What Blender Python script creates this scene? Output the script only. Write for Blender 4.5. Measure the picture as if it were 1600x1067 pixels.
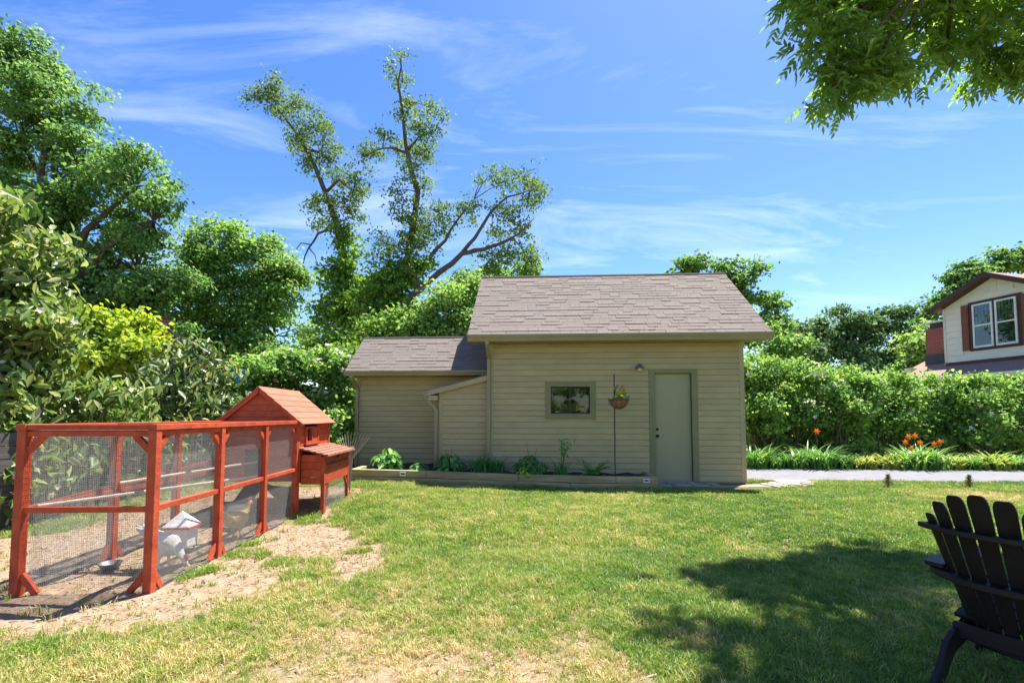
import bpy, bmesh, math, random
import numpy as np
from mathutils import Vector, Matrix
random.seed(7); RNG = np.random.default_rng(7)
for o in list(bpy.data.objects): bpy.data.objects.remove(o)
SC = bpy.context.scene
COL = SC.collection
R = math.radians

# ------------------------------------------------------------------ camera
FPX, CAMH, TILT = 740.0, 1.3, math.atan(.055)     # focal length in px of a 1600 px wide frame, eye height, upward tilt
PROW = 649 - FPX * .055                           # row of the optical axis
cam = bpy.data.cameras.new('camera'); camo = bpy.data.objects.new('camera', cam); COL.objects.link(camo)
cam.sensor_width = 36; cam.lens = FPX / 1600 * 36; cam.shift_y = (PROW - 533.5) / 1600
cam.clip_start = .05; cam.clip_end = 3000
camo.location = (0, 0, CAMH); camo.rotation_euler = (math.pi / 2 + TILT, 0, 0)
SC.camera = camo
# ------------------------------------------------------------------ sky, sun, exposure
SUNV = Vector((.29, .33, 1)).normalized()
world = bpy.data.worlds.new('World'); SC.world = world; world.use_nodes = True
wn, wl = world.node_tree.nodes, world.node_tree.links
bg = wn['Background']; bg.inputs['Strength'].default_value = .085
sky = wn.new('ShaderNodeTexSky'); sky.sky_type = 'NISHITA'; sky.sun_disc = False
sky.sun_elevation = math.asin(SUNV.z); sky.sun_rotation = math.atan2(SUNV.x, SUNV.y)
sky.altitude = 100; sky.air_density = 1.0; sky.dust_density = .4; sky.ozone_density = 2.0
hs = wn.new('ShaderNodeHueSaturation'); hs.inputs['Saturation'].default_value = 1.3; hs.inputs['Value'].default_value = .88; hs.inputs['Hue'].default_value = .512
wl.new(sky.outputs[0], hs.inputs['Color'])
tc = wn.new('ShaderNodeTexCoord')
# thin cirrus: noise on the plane of a high cloud layer (direction divided by its height)
sep = wn.new('ShaderNodeSeparateXYZ'); wl.new(tc.outputs['Generated'], sep.inputs[0])
mx = wn.new('ShaderNodeMath'); mx.operation = 'MAXIMUM'; mx.inputs[1].default_value = .03; wl.new(sep.outputs[2], mx.inputs[0])
ad = wn.new('ShaderNodeMath'); ad.operation = 'ADD'; ad.inputs[1].default_value = .12; wl.new(mx.outputs[0], ad.inputs[0])
dv = wn.new('ShaderNodeVectorMath'); dv.operation = 'DIVIDE'; wl.new(tc.outputs['Generated'], dv.inputs[0])
cb = wn.new('ShaderNodeCombineXYZ')
for i in range(3): wl.new(ad.outputs[0], cb.inputs[i])
wl.new(cb.outputs[0], dv.inputs[1])
mp = wn.new('ShaderNodeMapping'); mp.inputs['Rotation'].default_value = (0, 0, R(-24)); mp.inputs['Scale'].default_value = (.55, 1.5, 0)
mp.inputs['Location'].default_value = (5.3, 2.9, 0)
wl.new(dv.outputs[0], mp.inputs['Vector'])
n1 = wn.new('ShaderNodeTexNoise'); n1.inputs['Scale'].default_value = 1.9; n1.inputs['Detail'].default_value = 9; n1.inputs['Roughness'].default_value = .62; n1.inputs['Distortion'].default_value = .7
wl.new(mp.outputs[0], n1.inputs['Vector'])
cr = wn.new('ShaderNodeValToRGB'); cr.color_ramp.elements[0].position = .5; cr.color_ramp.elements[1].position = 1.
cr.color_ramp.elements[0].color = (0, 0, 0, 1); cr.color_ramp.elements[1].color = (.5, .5, .5, 1)
wl.new(n1.outputs['Fac'], cr.inputs[0])
mixc = wn.new('ShaderNodeMix'); mixc.data_type = 'RGBA'
wl.new(cr.outputs[0], mixc.inputs[0]); wl.new(hs.outputs[0], mixc.inputs[6]); mixc.inputs[7].default_value = (6.8, 7.1, 7.6, 1)
wl.new(mixc.outputs[2], bg.inputs['Color'])
sun = bpy.data.lights.new('sun', 'SUN'); sun.energy = 4.5; sun.angle = R(.53); sun.color = (1, .95, .87)
suno = bpy.data.objects.new('sun', sun); COL.objects.link(suno)
suno.rotation_euler = (-SUNV).to_track_quat('-Z', 'Y').to_euler(); suno.location = (10, 12, 30)
SC.view_settings.view_transform = 'Standard'; SC.view_settings.look = 'None'; SC.view_settings.gamma = 1
SC.view_settings.exposure = 1.75
SC.render.engine = 'CYCLES'
SC.cycles.max_bounces = 8; SC.cycles.transparent_max_bounces = 12; SC.cycles.use_denoising = True
SC.cycles.diffuse_bounces = 4; SC.cycles.glossy_bounces = 3; SC.cycles.sample_clamp_indirect = 6

# ------------------------------------------------------------------ pixel -> place helpers
def ray(px, py):
    xc, yc = (px - 800) / FPX, (PROW - py) / FPX
    return np.array([xc, math.cos(TILT) - yc * math.sin(TILT), math.sin(TILT) + yc * math.cos(TILT)])
def P(px, py, Y):
    d = ray(px, py); return np.array([0, 0, CAMH]) + d * (Y / d[1])
def G(px, py, z=0.):
    d = ray(px, py); return np.array([0, 0, CAMH]) + d * ((z - CAMH) / d[2])
def smooth(t):
    t = np.clip(t, 0, 1); return t * t * (3 - 2 * t)
def hgt(x, y):                                    # the yard rises a hand's breadth towards the far left
    return .1 * smooth((1.5 - np.asarray(x, float)) / 4.5) * smooth((np.asarray(y, float) - 5) / 3.5)
_lat = RNG.random((64, 64))
def vnoise(x, y, s):
    x = np.asarray(x, float) * s + 100; y = np.asarray(y, float) * s + 100
    i, j = np.floor(x).astype(int), np.floor(y).astype(int); fx, fy = x - i, y - j
    fx, fy = fx * fx * (3 - 2 * fx), fy * fy * (3 - 2 * fy); g = lambda a, b: _lat[a % 64, b % 64]
    return (g(i, j) * (1 - fx) + g(i + 1, j) * fx) * (1 - fy) + (g(i, j + 1) * (1 - fx) + g(i + 1, j + 1) * fx) * fy
def fbm(x, y, s): return .55 * vnoise(x, y, s) + .3 * vnoise(x, y, s * 2.3) + .15 * vnoise(x, y, s * 5.1)

# ------------------------------------------------------------------ materials
def mk(name, c1, c2=None, scale=4, rough=.7, bump=0, bscale=None, stretch=(1, 1, 1), spec=.3, rand=0, metal=0, detail=5, contrast=(.35, .65)):
    m = bpy.data.materials.new(name); m.use_nodes = True; n, l = m.node_tree.nodes, m.node_tree.links
    b = n['Principled BSDF']; b.inputs['Roughness'].default_value = rough; b.inputs['Metallic'].default_value = metal
    b.inputs['Specular IOR Level'].default_value = spec
    c2 = c2 or tuple(x * .8 for x in c1)
    t = n.new('ShaderNodeTexCoord'); oi = n.new('ShaderNodeObjectInfo')
    off = n.new('ShaderNodeVectorMath'); off.operation = 'SCALE'; off.inputs[0].default_value = (37, 19, 53); l.new(oi.outputs['Random'], off.inputs['Scale'])
    av = n.new('ShaderNodeVectorMath'); av.operation = 'ADD'; l.new(t.outputs['Object'], av.inputs[0]); l.new(off.outputs[0], av.inputs[1])
    mpn = n.new('ShaderNodeMapping'); mpn.inputs['Scale'].default_value = stretch; l.new(av.outputs[0], mpn.inputs['Vector'])
    ns = n.new('ShaderNodeTexNoise'); ns.inputs['Scale'].default_value = scale; ns.inputs['Detail'].default_value = detail; ns.inputs['Roughness'].default_value = .6
    l.new(mpn.outputs[0], ns.inputs['Vector'])
    rp = n.new('ShaderNodeValToRGB'); rp.color_ramp.elements[0].position, rp.color_ramp.elements[1].position = contrast
    rp.color_ramp.elements[0].color = (*c1, 1); rp.color_ramp.elements[1].color = (*c2, 1); l.new(ns.outputs['Fac'], rp.inputs[0])
    out = rp.outputs[0]
    if rand:
        h = n.new('ShaderNodeHueSaturation'); mr = n.new('ShaderNodeMapRange'); mr.inputs['To Min'].default_value = 1 - rand; mr.inputs['To Max'].default_value = 1 + rand
        l.new(oi.outputs['Random'], mr.inputs[0]); l.new(mr.outputs[0], h.inputs['Value']); l.new(out, h.inputs['Color']); out = h.outputs[0]
    l.new(out, b.inputs['Base Color'])
    if bump:
        n2 = n.new('ShaderNodeTexNoise'); n2.inputs['Scale'].default_value = bscale or scale * 6; n2.inputs['Detail'].default_value = 4; l.new(mpn.outputs[0], n2.inputs['Vector'])
        bp = n.new('ShaderNodeBump'); bp.inputs['Strength'].default_value = bump; bp.inputs['Distance'].default_value = .01
        l.new(n2.outputs['Fac'], bp.inputs['Height']); l.new(bp.outputs[0], b.inputs['Normal'])
    return m
def leafmat(name, cols, trans=.42, rough=.55, spec=.14, src='tint', instancer=False, gain=1.65):
    m = bpy.data.materials.new(name); m.use_nodes = True; n, l = m.node_tree.nodes, m.node_tree.links
    b = n['Principled BSDF']; b.inputs['Roughness'].default_value = rough; b.inputs['Specular IOR Level'].default_value = spec
    a = n.new('ShaderNodeAttribute'); a.attribute_name = src; a.attribute_type = 'INSTANCER' if instancer else 'GEOMETRY'
    rp = n.new('ShaderNodeValToRGB'); e = rp.color_ramp.elements
    while len(e) < len(cols): e.new(.5)
    for i, c in enumerate(cols): e[i].position = i / (len(cols) - 1); e[i].color = (*[min(v * gain, .75) for v in c], 1)
    l.new(a.outputs['Fac'], rp.inputs[0]); l.new(rp.outputs[0], b.inputs['Base Color'])
    tr = n.new('ShaderNodeBsdfTranslucent')
    h = n.new('ShaderNodeHueSaturation'); h.inputs['Hue'].default_value = .485; h.inputs['Saturation'].default_value = 1.1; h.inputs['Value'].default_value = 1.7
    l.new(rp.outputs[0], h.inputs['Color']); l.new(h.outputs[0], tr.inputs['Color'])
    mxs = n.new('ShaderNodeMixShader'); mxs.inputs[0].default_value = trans
    l.new(b.outputs[0], mxs.inputs[1]); l.new(tr.outputs[0], mxs.inputs[2]); l.new(mxs.outputs[0], n['Material Output'].inputs['Surface'])
    return m
def glassmat(name, tint=(.9, .95, .95)):
    m = bpy.data.materials.new(name); m.use_nodes = True; n, l = m.node_tree.nodes, m.node_tree.links
    n.remove(n['Principled BSDF'])
    tr = n.new('ShaderNodeBsdfTransparent'); tr.inputs[0].default_value = (*tint, 1)
    g = n.new('ShaderNodeBsdfGlossy'); g.inputs['Roughness'].default_value = .02
    fr = n.new('ShaderNodeFresnel'); fr.inputs[0].default_value = 1.5
    x = n.new('ShaderNodeMixShader'); l.new(fr.outputs[0], x.inputs[0]); l.new(tr.outputs[0], x.inputs[1]); l.new(g.outputs[0], x.inputs[2])
    l.new(x.outputs[0], n['Material Output'].inputs['Surface']); return m

M = dict(
 siding=mk('siding', (.44, .355, .185), (.375, .308, .158), 1.7, .62, .05, 60, spec=.25, rand=.03),
 trim=mk('trim_paint', (.225, .205, .095), (.195, .18, .083), 2, .55, .04, 40, spec=.3),
 trimlight=mk('vinyl_corner', (.4, .33, .18), (.36, .3, .16), 2, .55, .03, 40, spec=.3),
 gutter=mk('gutter_paint', (.3, .25, .135), (.25, .21, .11), 2, .45, .02, 30, spec=.4),
 door=mk('door_paint', (.34, .305, .17), (.31, .28, .155), 1.6, .5, .03, 30, spec=.35),
 shingle=mk('asphalt_shingle', (.2, .168, .148), (.148, .123, .108), 45, .9, .5, 220, spec=.15, rand=.045),
 shingle_dark=mk('shingle_underlay', (.07, .058, .054), (.05, .042, .04), 30, .95),
 drip=mk('drip_edge', (.16, .06, .045), (.13, .05, .04), 5, .6),
 dark=mk('dark_interior', (.018, .018, .02), (.012, .012, .014), 3, .9),
 black=mk('black_paint', (.012, .011, .012), (.018, .016, .018), 6, .5, .06, 60, spec=.2),
 blackmetal=mk('black_metal', (.02, .02, .02), (.03, .028, .026), 20, .5, spec=.4),
 steel=mk('galvanised_steel', (.42, .42, .42), (.32, .32, .33), 40, .42, metal=.6, spec=.5),
 wire=mk('galvanised_wire', (.42, .41, .39), (.34, .33, .31), 40, .5, metal=.25, spec=.4),
 zinc=mk('weathered_metal', (.2, .2, .2), (.13, .13, .135), 14, .5, metal=.5),
 glass=glassmat('window_glass'),
 redwood=mk('red_stained_wood', (.47, .08, .033), (.29, .044, .02), 9, .62, .4, 55, stretch=(1, 1, 1), spec=.22, rand=.14, detail=8, contrast=(.38, .72)),
 redroof=mk('red_roof_wood', (.44, .12, .065), (.36, .088, .045), 6, .6, .25, 40, spec=.3, rand=.08),
 worn=mk('worn_lid_wood', (.34, .12, .075), (.19, .105, .075), 9, .75, .4, 40, spec=.2, contrast=(.4, .6)),
 perch=mk('bare_pole', (.48, .4, .32), (.38, .31, .24), 8, .8, .2, 40),
 timber=mk('treated_timber', (.42, .345, .19), (.25, .205, .11), 3, .85, .5, 30, stretch=(.6, 5, 5), spec=.15, rand=.12),
 greywood=mk('grey_weathered_board', (.11, .1, .095), (.065, .06, .06), 3, .9, .4, 30, stretch=(5, .6, 5), spec=.15, rand=.2),
 soil=mk('bed_soil', (.06, .045, .032), (.035, .027, .02), 20, .95, .8, 60),
 asphalt=mk('asphalt', (.19, .187, .203), (.15, .148, .163), 5, .9, .4, 180, spec=.2, detail=9),
 brick=mk('paver_brick', (.5, .36, .29), (.4, .31, .26), 12, .85, .3, 60, rand=.14),
 joint=mk('joint_sand', (.33, .27, .19), (.25, .2, .14), 30, .95, .4, 80),
 stone=mk('flagstone', (.4, .34, .28), (.28, .24, .2), 7, .85, .4, 50, rand=.15),
 white=mk('white_plastic', (.72, .71, .69), (.62, .61, .59), 6, .45, spec=.4),
 redplastic=mk('red_plastic', (.5, .04, .05), (.42, .03, .04), 5, .4, spec=.4),
 bark=mk('bark', (.13, .105, .085), (.07, .058, .048), 9, .9, .9, 22, stretch=(1, 1, .25), spec=.15),
 barkgrey=mk('grey_bark', (.2, .175, .15), (.1, .088, .078), 9, .9, .9, 22, stretch=(1, 1, .3), spec=.15),
 stem=mk('shrub_stem', (.17, .13, .085), (.1, .08, .055), 9, .9, .4, 40),
 coco=mk('coco_liner', (.3, .15, .075), (.17, .085, .045), 22, .95, .8, 70, contrast=(.4, .6)),
 cream=mk('cream_siding', (.7, .67, .58), (.64, .61, .53), 1.2, .6, .03, 40, spec=.3, rand=.02),
 creamtrim=mk('cream_trim', (.66, .62, .52), None, 3, .55),
 brown=mk('brown_trim', (.075, .032, .026), (.055, .026, .022), 4, .5),
 shutter=mk('shutter_paint', (.2, .062, .034), (.16, .05, .028), 4, .5),
 curtain=mk('curtain', (.16, .2, .19), (.1, .13, .13), 3, .8),
 whitetrim=mk('white_sash', (.75, .76, .78), None, 3, .4),
 hroof=mk('brown_shingle_roof', (.3, .195, .155), (.22, .145, .118), 24, .9, .5, 90, spec=.15),
 lead=mk('dark_flashing', (.05, .055, .07), (.035, .04, .05), 6, .6),
 hen_white=mk('white_feathers', (.62, .6, .56), (.45, .43, .4), 26, .8, .7, 60),
 hen_buff=mk('buff_feathers', (.5, .36, .17), (.34, .22, .1), 26, .8, .7, 60),
 hen_dark=mk('dark_feathers', (.06, .035, .025), (.028, .02, .018), 26, .7, .7, 60),
 comb=mk('hen_comb', (.55, .04, .04), None, 9, .5),
 beak=mk('hen_beak', (.5, .34, .1), None, 9, .5),
 lens=mk('lamp_glass', (.6, .58, .5), (.5, .48, .42), 9, .25, spec=.5),
)
def brickmat():
    m = bpy.data.materials.new('chimney_brick'); m.use_nodes = True; n, l = m.node_tree.nodes, m.node_tree.links
    b = n['Principled BSDF']; b.inputs['Roughness'].default_value = .85
    t = n.new('ShaderNodeTexCoord'); s = n.new('ShaderNodeSeparateXYZ'); l.new(t.outputs['Object'], s.inputs[0])
    a = n.new('ShaderNodeMath'); l.new(s.outputs[0], a.inputs[0]); l.new(s.outputs[1], a.inputs[1])
    c = n.new('ShaderNodeCombineXYZ'); l.new(a.outputs[0], c.inputs[0]); l.new(s.outputs[2], c.inputs[1])
    k = n.new('ShaderNodeTexBrick'); k.inputs['Scale'].default_value = 1; k.inputs['Brick Width'].default_value = .21; k.inputs['Row Height'].default_value = .075; k.inputs['Mortar Size'].default_value = .008
    k.inputs['Color1'].default_value = (.3, .06, .04, 1); k.inputs['Color2'].default_value = (.22, .045, .032, 1); k.inputs['Mortar'].default_value = (.26, .16, .13, 1)
    l.new(c.outputs[0], k.inputs['Vector']); l.new(k.outputs['Color'], b.inputs['Base Color']); return m
M['chimney'] = brickmat()
LM = dict(
 maple=leafmat('maple_leaf', [(.032, .078, .02), (.072, .14, .038), (.13, .2, .065)], .42, gain=1.8),
 maple2=leafmat('maple_leaf_light', [(.042, .098, .022), (.092, .168, .04), (.16, .23, .068)], .44, gain=1.75),
 sparse=leafmat('locust_leaf', [(.036, .075, .024), (.075, .125, .036), (.12, .17, .05)], .4, gain=1.55),
 ivy=leafmat('vine_leaf', [(.04, .1, .018), (.09, .17, .03), (.16, .24, .045)], .35),
 viburnum=leafmat('viburnum_leaf', [(.035, .075, .016), (.085, .14, .03), (.15, .195, .055), (.24, .25, .13)], .38, .42, .35, gain=1.5),
 viburnum2=leafmat('viburnum_leaf_dark', [(.03, .06, .018), (.07, .115, .03), (.13, .17, .055), (.22, .23, .12)], .32, .42, .35, gain=1.35),
 lime=leafmat('lime_leaf', [(.1, .17, .02), (.19, .26, .03), (.27, .32, .05)], .42, gain=1.5),
 sharon=leafmat('hibiscus_leaf', [(.042, .1, .024), (.1, .18, .042), (.19, .265, .07)], .44, gain=1.75),
 far=leafmat('distant_leaf', [(.03, .07, .026), (.06, .115, .038), (.1, .155, .05)], .3),
 ash=leafmat('ash_leaf', [(.04, .085, .016), (.075, .13, .024), (.12, .18, .05)], .58, .42, .35, gain=2.),
 daylily=leafmat('daylily_leaf', [(.045, .12, .03), (.1, .2, .045), (.19, .28, .07)], .3, .4, .4),
 hosta=leafmat('yellow_leaf', [(.12, .18, .035), (.22, .26, .06), (.34, .34, .13)], .3, .45),
 bed=leafmat('bed_plant_leaf', [(.03, .1, .035), (.07, .17, .045), (.13, .25, .05)], .3, .45),
 orange=leafmat('orange_petal', [(.55, .16, .025), (.62, .24, .05)], .3, gain=1.),
 pink=leafmat('pink_petal', [(.5, .3, .38), (.65, .45, .5)], .35),
 pale=leafmat('pale_blossom', [(.42, .36, .27), (.55, .48, .36)], .3),
 conifer=leafmat('conifer_needle', [(.05, .075, .018), (.1, .12, .03), (.17, .15, .05)], .2),
 grass=leafmat('grass_blade', [(.05, .115, .022), (.1, .185, .03), (.19, .255, .045), (.36, .32, .12), (.5, .4, .21)], .3, .5, .3, instancer=True, gain=1.22),
 straw=leafmat('straw_bit', [(.1, .065, .04), (.24, .165, .1), (.38, .28, .17), (.5, .4, .27)], .05, .8, .1, instancer=True, gain=1),
)
LM['grass'].node_tree.nodes['Attribute'].attribute_name = 'tint'

# ------------------------------------------------------------------ mesh helpers
class MB:
    def __init__(s): s.v, s.f = [], []
    def add(s, v, f): k = len(s.v); s.v += [tuple(map(float, p)) for p in v]; s.f += [tuple(i + k for i in q) for q in f]; return s
    def box(s, a, b):
        x0, y0, z0 = a; x1, y1, z1 = b
        return s.add([(x0, y0, z0), (x1, y0, z0), (x1, y1, z0), (x0, y1, z0), (x0, y0, z1), (x1, y0, z1), (x1, y1, z1), (x0, y1, z1)],
                     [(0, 3, 2, 1), (4, 5, 6, 7), (0, 1, 5, 4), (1, 2, 6, 5), (2, 3, 7, 6), (3, 0, 4, 7)])
    def beam(s, p, q, w, d, up=(0, 0, 1)):         # rectangular bar from p to q
        p, q = Vector(p), Vector(q); t = (q - p).normalized(); a = Vector(up); a = (a - t * a.dot(t))
        if a.length < 1e-4: a = Vector((1, 0, 0)) - t * t.x
        a.normalize(); b = t.cross(a); v = []
        for c in (p, q):
            for i, j in ((-1, -1), (1, -1), (1, 1), (-1, 1)): v.append(c + b * (i * w / 2) + a * (j * d / 2))
        return s.add(v, [(0, 1, 2, 3), (7, 6, 5, 4), (0, 4, 5, 1), (1, 5, 6, 2), (2, 6, 7, 3), (3, 7, 4, 0)])
    def prism(s, prof, fn):                        # prof: 2D points; fn(i, k) -> 3D for end k
        n = len(prof); v = [fn(p, 0) for p in prof] + [fn(p, 1) for p in prof]
        return s.add(v, [tuple(range(n))[::-1], tuple(range(n, 2 * n))] + [(i, (i + 1) % n, n + (i + 1) % n, n + i) for i in range(n)])
    def tube(s, pts, rad, n=6, cap=True):
        pts = [Vector(map(float, p)) for p in pts]; k = len(pts); v = []; a = None
        rad = [rad] * k if not hasattr(rad, '__len__') else rad
        for i, p in enumerate(pts):
            t = (pts[min(i + 1, k - 1)] - pts[max(i - 1, 0)])
            t = t.normalized() if t.length > 1e-9 else Vector((0, 0, 1))
            if a is None: a = Vector((1, 0, 0)) if abs(t.x) < .8 else Vector((0, 1, 0))
            a = (a - t * a.dot(t)).normalized(); b = t.cross(a)
            v += [p + (a * math.cos(2 * math.pi * j / n) + b * math.sin(2 * math.pi * j / n)) * rad[i] for j in range(n)]
        f = [(i * n + j, i * n + (j + 1) % n, (i + 1) * n + (j + 1) % n, (i + 1) * n + j) for i in range(k - 1) for j in range(n)]
        if cap: f += [tuple(range(n))[::-1], tuple(range((k - 1) * n, k * n))]
        return s.add(v, f)
    def loft(s, rings, n=10):                      # rings: (x, y, z, ry, rz) along x
        v = []; k = len(rings)
        for x, y, z, ry, rz in rings: v += [(x, y + ry * math.cos(2 * math.pi * j / n), z + rz * math.sin(2 * math.pi * j / n)) for j in range(n)]
        f = [(i * n + j, i * n + (j + 1) % n, (i + 1) * n + (j + 1) % n, (i + 1) * n + j) for i in range(k - 1) for j in range(n)]
        return s.add(v, f + [tuple(range(n))[::-1], tuple(range((k - 1) * n, k * n))])
    def lathe(s, prof, c=(0, 0, 0), n=16):
        v = []; k = len(prof)
        for r, z in prof: v += [(c[0] + r * math.cos(2 * math.pi * j / n), c[1] + r * math.sin(2 * math.pi * j / n), c[2] + z) for j in range(n)]
        return s.add(v, [(i * n + j, i * n + (j + 1) % n, (i + 1) * n + (j + 1) % n, (i + 1) * n + j) for i in range(k - 1) for j in range(n)])
    def build(s, name, mat, parent=None, kind=None, smooth=False, bevel=0):
        me = bpy.data.meshes.new(name); me.from_pydata(s.v, [], s.f); me.update()
        bm = bmesh.new(); bm.from_mesh(me); bmesh.ops.recalc_face_normals(bm, faces=bm.faces); bm.to_mesh(me); bm.free()
        return link(name, me, mat, parent, kind, smooth, bevel)
def link(name, me, mat, parent=None, kind=None, smooth=False, bevel=0):
    o = bpy.data.objects.new(name, me); COL.objects.link(o); o.parent = parent
    if mat is not None and not me.materials: me.materials.append(mat)
    if kind: o['kind'] = kind
    if smooth: me.polygons.foreach_set('use_smooth', [True] * len(me.polygons))
    if bevel: b = o.modifiers.new('bevel', 'BEVEL'); b.width = bevel; b.segments = 2; b.limit_method = 'ANGLE'
    return o
def share(src, parent, loc=(0, 0, 0), rot=(0, 0, 0), scale=(1, 1, 1)):
    o = src.copy(); COL.objects.link(o); o.parent = parent; o.location = loc; o.rotation_euler = rot; o.scale = scale; return o
def thing(name, label, cat, loc=(0, 0, 0), rz=0, group=None):
    o = bpy.data.objects.new(name, None); COL.objects.link(o); o.location = [float(c) for c in loc]; o.rotation_euler = (0, 0, rz); o.empty_display_size = .2
    return tag(o, label, cat, group)
def tag(o, label, cat, group=None):
    o['label'] = label; o['category'] = cat
    if group: o['group'] = group
    return o
def fast(name, V, faces, mat, parent=None, tint=None, kind=None):   # faces: (n, k) int array
    V = np.asarray(V, np.float32); F = np.asarray(faces, np.int32); me = bpy.data.meshes.new(name)
    me.vertices.add(len(V)); me.vertices.foreach_set('co', V.ravel())
    me.loops.add(F.size); me.loops.foreach_set('vertex_index', F.ravel())
    me.polygons.add(len(F)); me.polygons.foreach_set('loop_start', np.arange(0, F.size, F.shape[1], dtype=np.int32))
    me.update(calc_edges=True)
    if tint is not None:
        a = me.attributes.new('tint', 'FLOAT', 'POINT'); a.data.foreach_set('value', np.asarray(tint, np.float32))
    return link(name, me, mat, parent, kind)
def unit(v): return v / np.maximum(np.linalg.norm(v, axis=-1, keepdims=True), 1e-9)

# ================================================================== GROUND
# bare earth beside the coop (outline taken on the ground), thin and dry patches in the lawn
DIRT = np.array([G(*q)[:2] for q in [(-400, 1010), (0, 1008), (120, 1002), (250, 982), (350, 945), (450, 922), (560, 912), (622, 880), (618, 848), (560, 832), (515, 820), (528, 795), (590, 778), (560, 768),
                                      (470, 770), (330, 770), (200, 800), (100, 830), (-100, 850), (-400, 880)]])
DRY = [(*G(px, py)[:2], r, k) for px, py, r, k in [(560, 1000, .32, .75), (700, 1035, .36, .85), (830, 1050, .3, .85), (450, 1050, .3, .7), (900, 1010, .25, .7), (520, 955, .22, .8), (650, 975, .25, .6), (360, 985, .3, .4),
       (640, 915, .3, .45), (1090, 1000, .2, .5), (1000, 850, .3, .35), (1480, 780, .6, .6), (1560, 775, .7, .6), (820, 930, .4, .4), (700, 890, .4, .35), (960, 1060, .25, .7), (1180, 862, .35, .45), (600, 1062, .35, .9), (760, 985, .3, .55), (100, 1045, .3, .45), (250, 1035, .3, .5), (330, 1062, .3, .6), (180, 1062, .25, .5), (420, 975, .22, .5), (500, 1010, .8, .55), (280, 1005, .6, .5), (720, 1040, .8, .45), (620, 935, .5, .45), (430, 935, .35, .5), (880, 960, .5, .35)]]
def inpoly(x, y, poly):
    c = np.zeros(np.shape(x), bool); n = len(poly)
    for i in range(n):
        (x0, y0), (x1, y1) = poly[i], poly[(i + 1) % n]
        if y0 == y1: continue
        c ^= ((y0 > y) != (y1 > y)) & (x < (x1 - x0) * (y - y0) / (y1 - y0) + x0)
    return c
def dirtness(x, y, n=10, j=.11):
    x, y = np.asarray(x, float), np.asarray(y, float); s = 0
    wx, wy = (fbm(x, y, 2.2) - .5) * .34, (fbm(x + 9, y + 5, 2.2) - .5) * .34
    for _ in range(n): s = s + inpoly(x + wx + RNG.normal(0, j, x.shape), y + wy + RNG.normal(0, j, x.shape), DIRT)
    return s / n
def dryness(x, y):
    s = np.zeros(np.shape(x))
    for cx, cy, r, k in DRY: s = np.maximum(s, k * np.exp(-((x - cx) ** 2 + (y - cy) ** 2) / (r * r)))
    return np.clip(s * (.55 + .9 * fbm(x, y, 3.1)) + .55 * np.clip(fbm(x + 3, y + 8, 1.1) - .5, 0, 1), 0, 1)
def axis(segs):
    out = []
    for a, b, st in segs: out += list(np.arange(a, b - 1e-6, st))
    return np.array(out + [segs[-1][1]])
gx = axis([(-600, -60, 60), (-60, -10, 5), (-10, -6, .5), (-6, 8, .09), (8, 14, .5), (14, 60, 5), (60, 600, 60)])
gy = axis([(-200, -20, 30), (-20, 0, 2), (0, 2, .25), (2, 10, .09), (10, 16, .5), (16, 60, 4), (60, 900, 70)])
XX, YY = np.meshgrid(gx, gy); x, y = XX.ravel(), YY.ravel()
dz = dirtness(x, y); dd = dryness(x, y)
near = ((np.abs(x) < 9) & (y < 11))
z = hgt(x, y) + near * ((fbm(x, y, 1.7) - .5) * .03 + dz * (fbm(x, y, 6) - .5) * .045) - .004
nx, ny = len(gx), len(gy); ii, jj = np.meshgrid(np.arange(nx - 1), np.arange(ny - 1)); k = (jj * nx + ii).ravel()
gm = bpy.data.materials.new('yard_ground'); gm.use_nodes = True; gn, gl = gm.node_tree.nodes, gm.node_tree.links
b = gn['Principled BSDF']; b.inputs['Roughness'].default_value = .95; b.inputs['Specular IOR Level'].default_value = .1
gt = gn.new('ShaderNodeTexCoord')
def gnoise(s, d=6, r=.65):
    q = gn.new('ShaderNodeTexNoise'); q.inputs['Scale'].default_value = s; q.inputs['Detail'].default_value = d; q.inputs['Roughness'].default_value = r; gl.new(gt.outputs['Object'], q.inputs['Vector']); return q
def gramp(src, stops):
    q = gn.new('ShaderNodeValToRGB'); e = q.color_ramp.elements
    while len(e) < len(stops): e.new(.5)
    for i, (p, c) in enumerate(stops): e[i].position = p; e[i].color = (*c, 1)
    gl.new(src, q.inputs[0]); return q
nd = gnoise(9, 12, .8); rd = gramp(nd.outputs['Fac'], [(.28, (.12, .08, .05)), (.45, (.25, .175, .115)), (.58, (.32, .235, .16)), (.74, (.42, .325, .235))])
nn = gnoise(34, 6, .7); rg = gramp(nn.outputs['Fac'], [(.32, (.05, .055, .018)), (.5, (.15, .14, .05)), (.68, (.32, .25, .12))])
at = gn.new('ShaderNodeAttribute'); at.attribute_name = 'dirt'
gmix = gn.new('ShaderNodeMix'); gmix.data_type = 'RGBA'; gl.new(at.outputs['Fac'], gmix.inputs[0]); gl.new(rg.outputs[0], gmix.inputs[6]); gl.new(rd.outputs[0], gmix.inputs[7])
gl.new(gmix.outputs[2], b.inputs['Base Color'])
nb = gnoise(70, 8, .7); bp = gn.new('ShaderNodeBump'); bp.inputs['Strength'].default_value = .7; bp.inputs['Distance'].default_value = .02; gl.new(nb.outputs['Fac'], bp.inputs['Height']); gl.new(bp.outputs[0], b.inputs['Normal'])
ground = fast('ground', np.c_[x, y, z], np.c_[k, k + 1, k + nx + 1, k + nx], gm, kind='structure')
a = ground.data.attributes.new('dirt', 'FLOAT', 'POINT'); a.data.foreach_set('value', np.clip(np.maximum(dz, dd * .8), 0, 1).astype(np.float32))
ground.data.polygons.foreach_set('use_smooth', [True] * len(ground.data.polygons))
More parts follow.
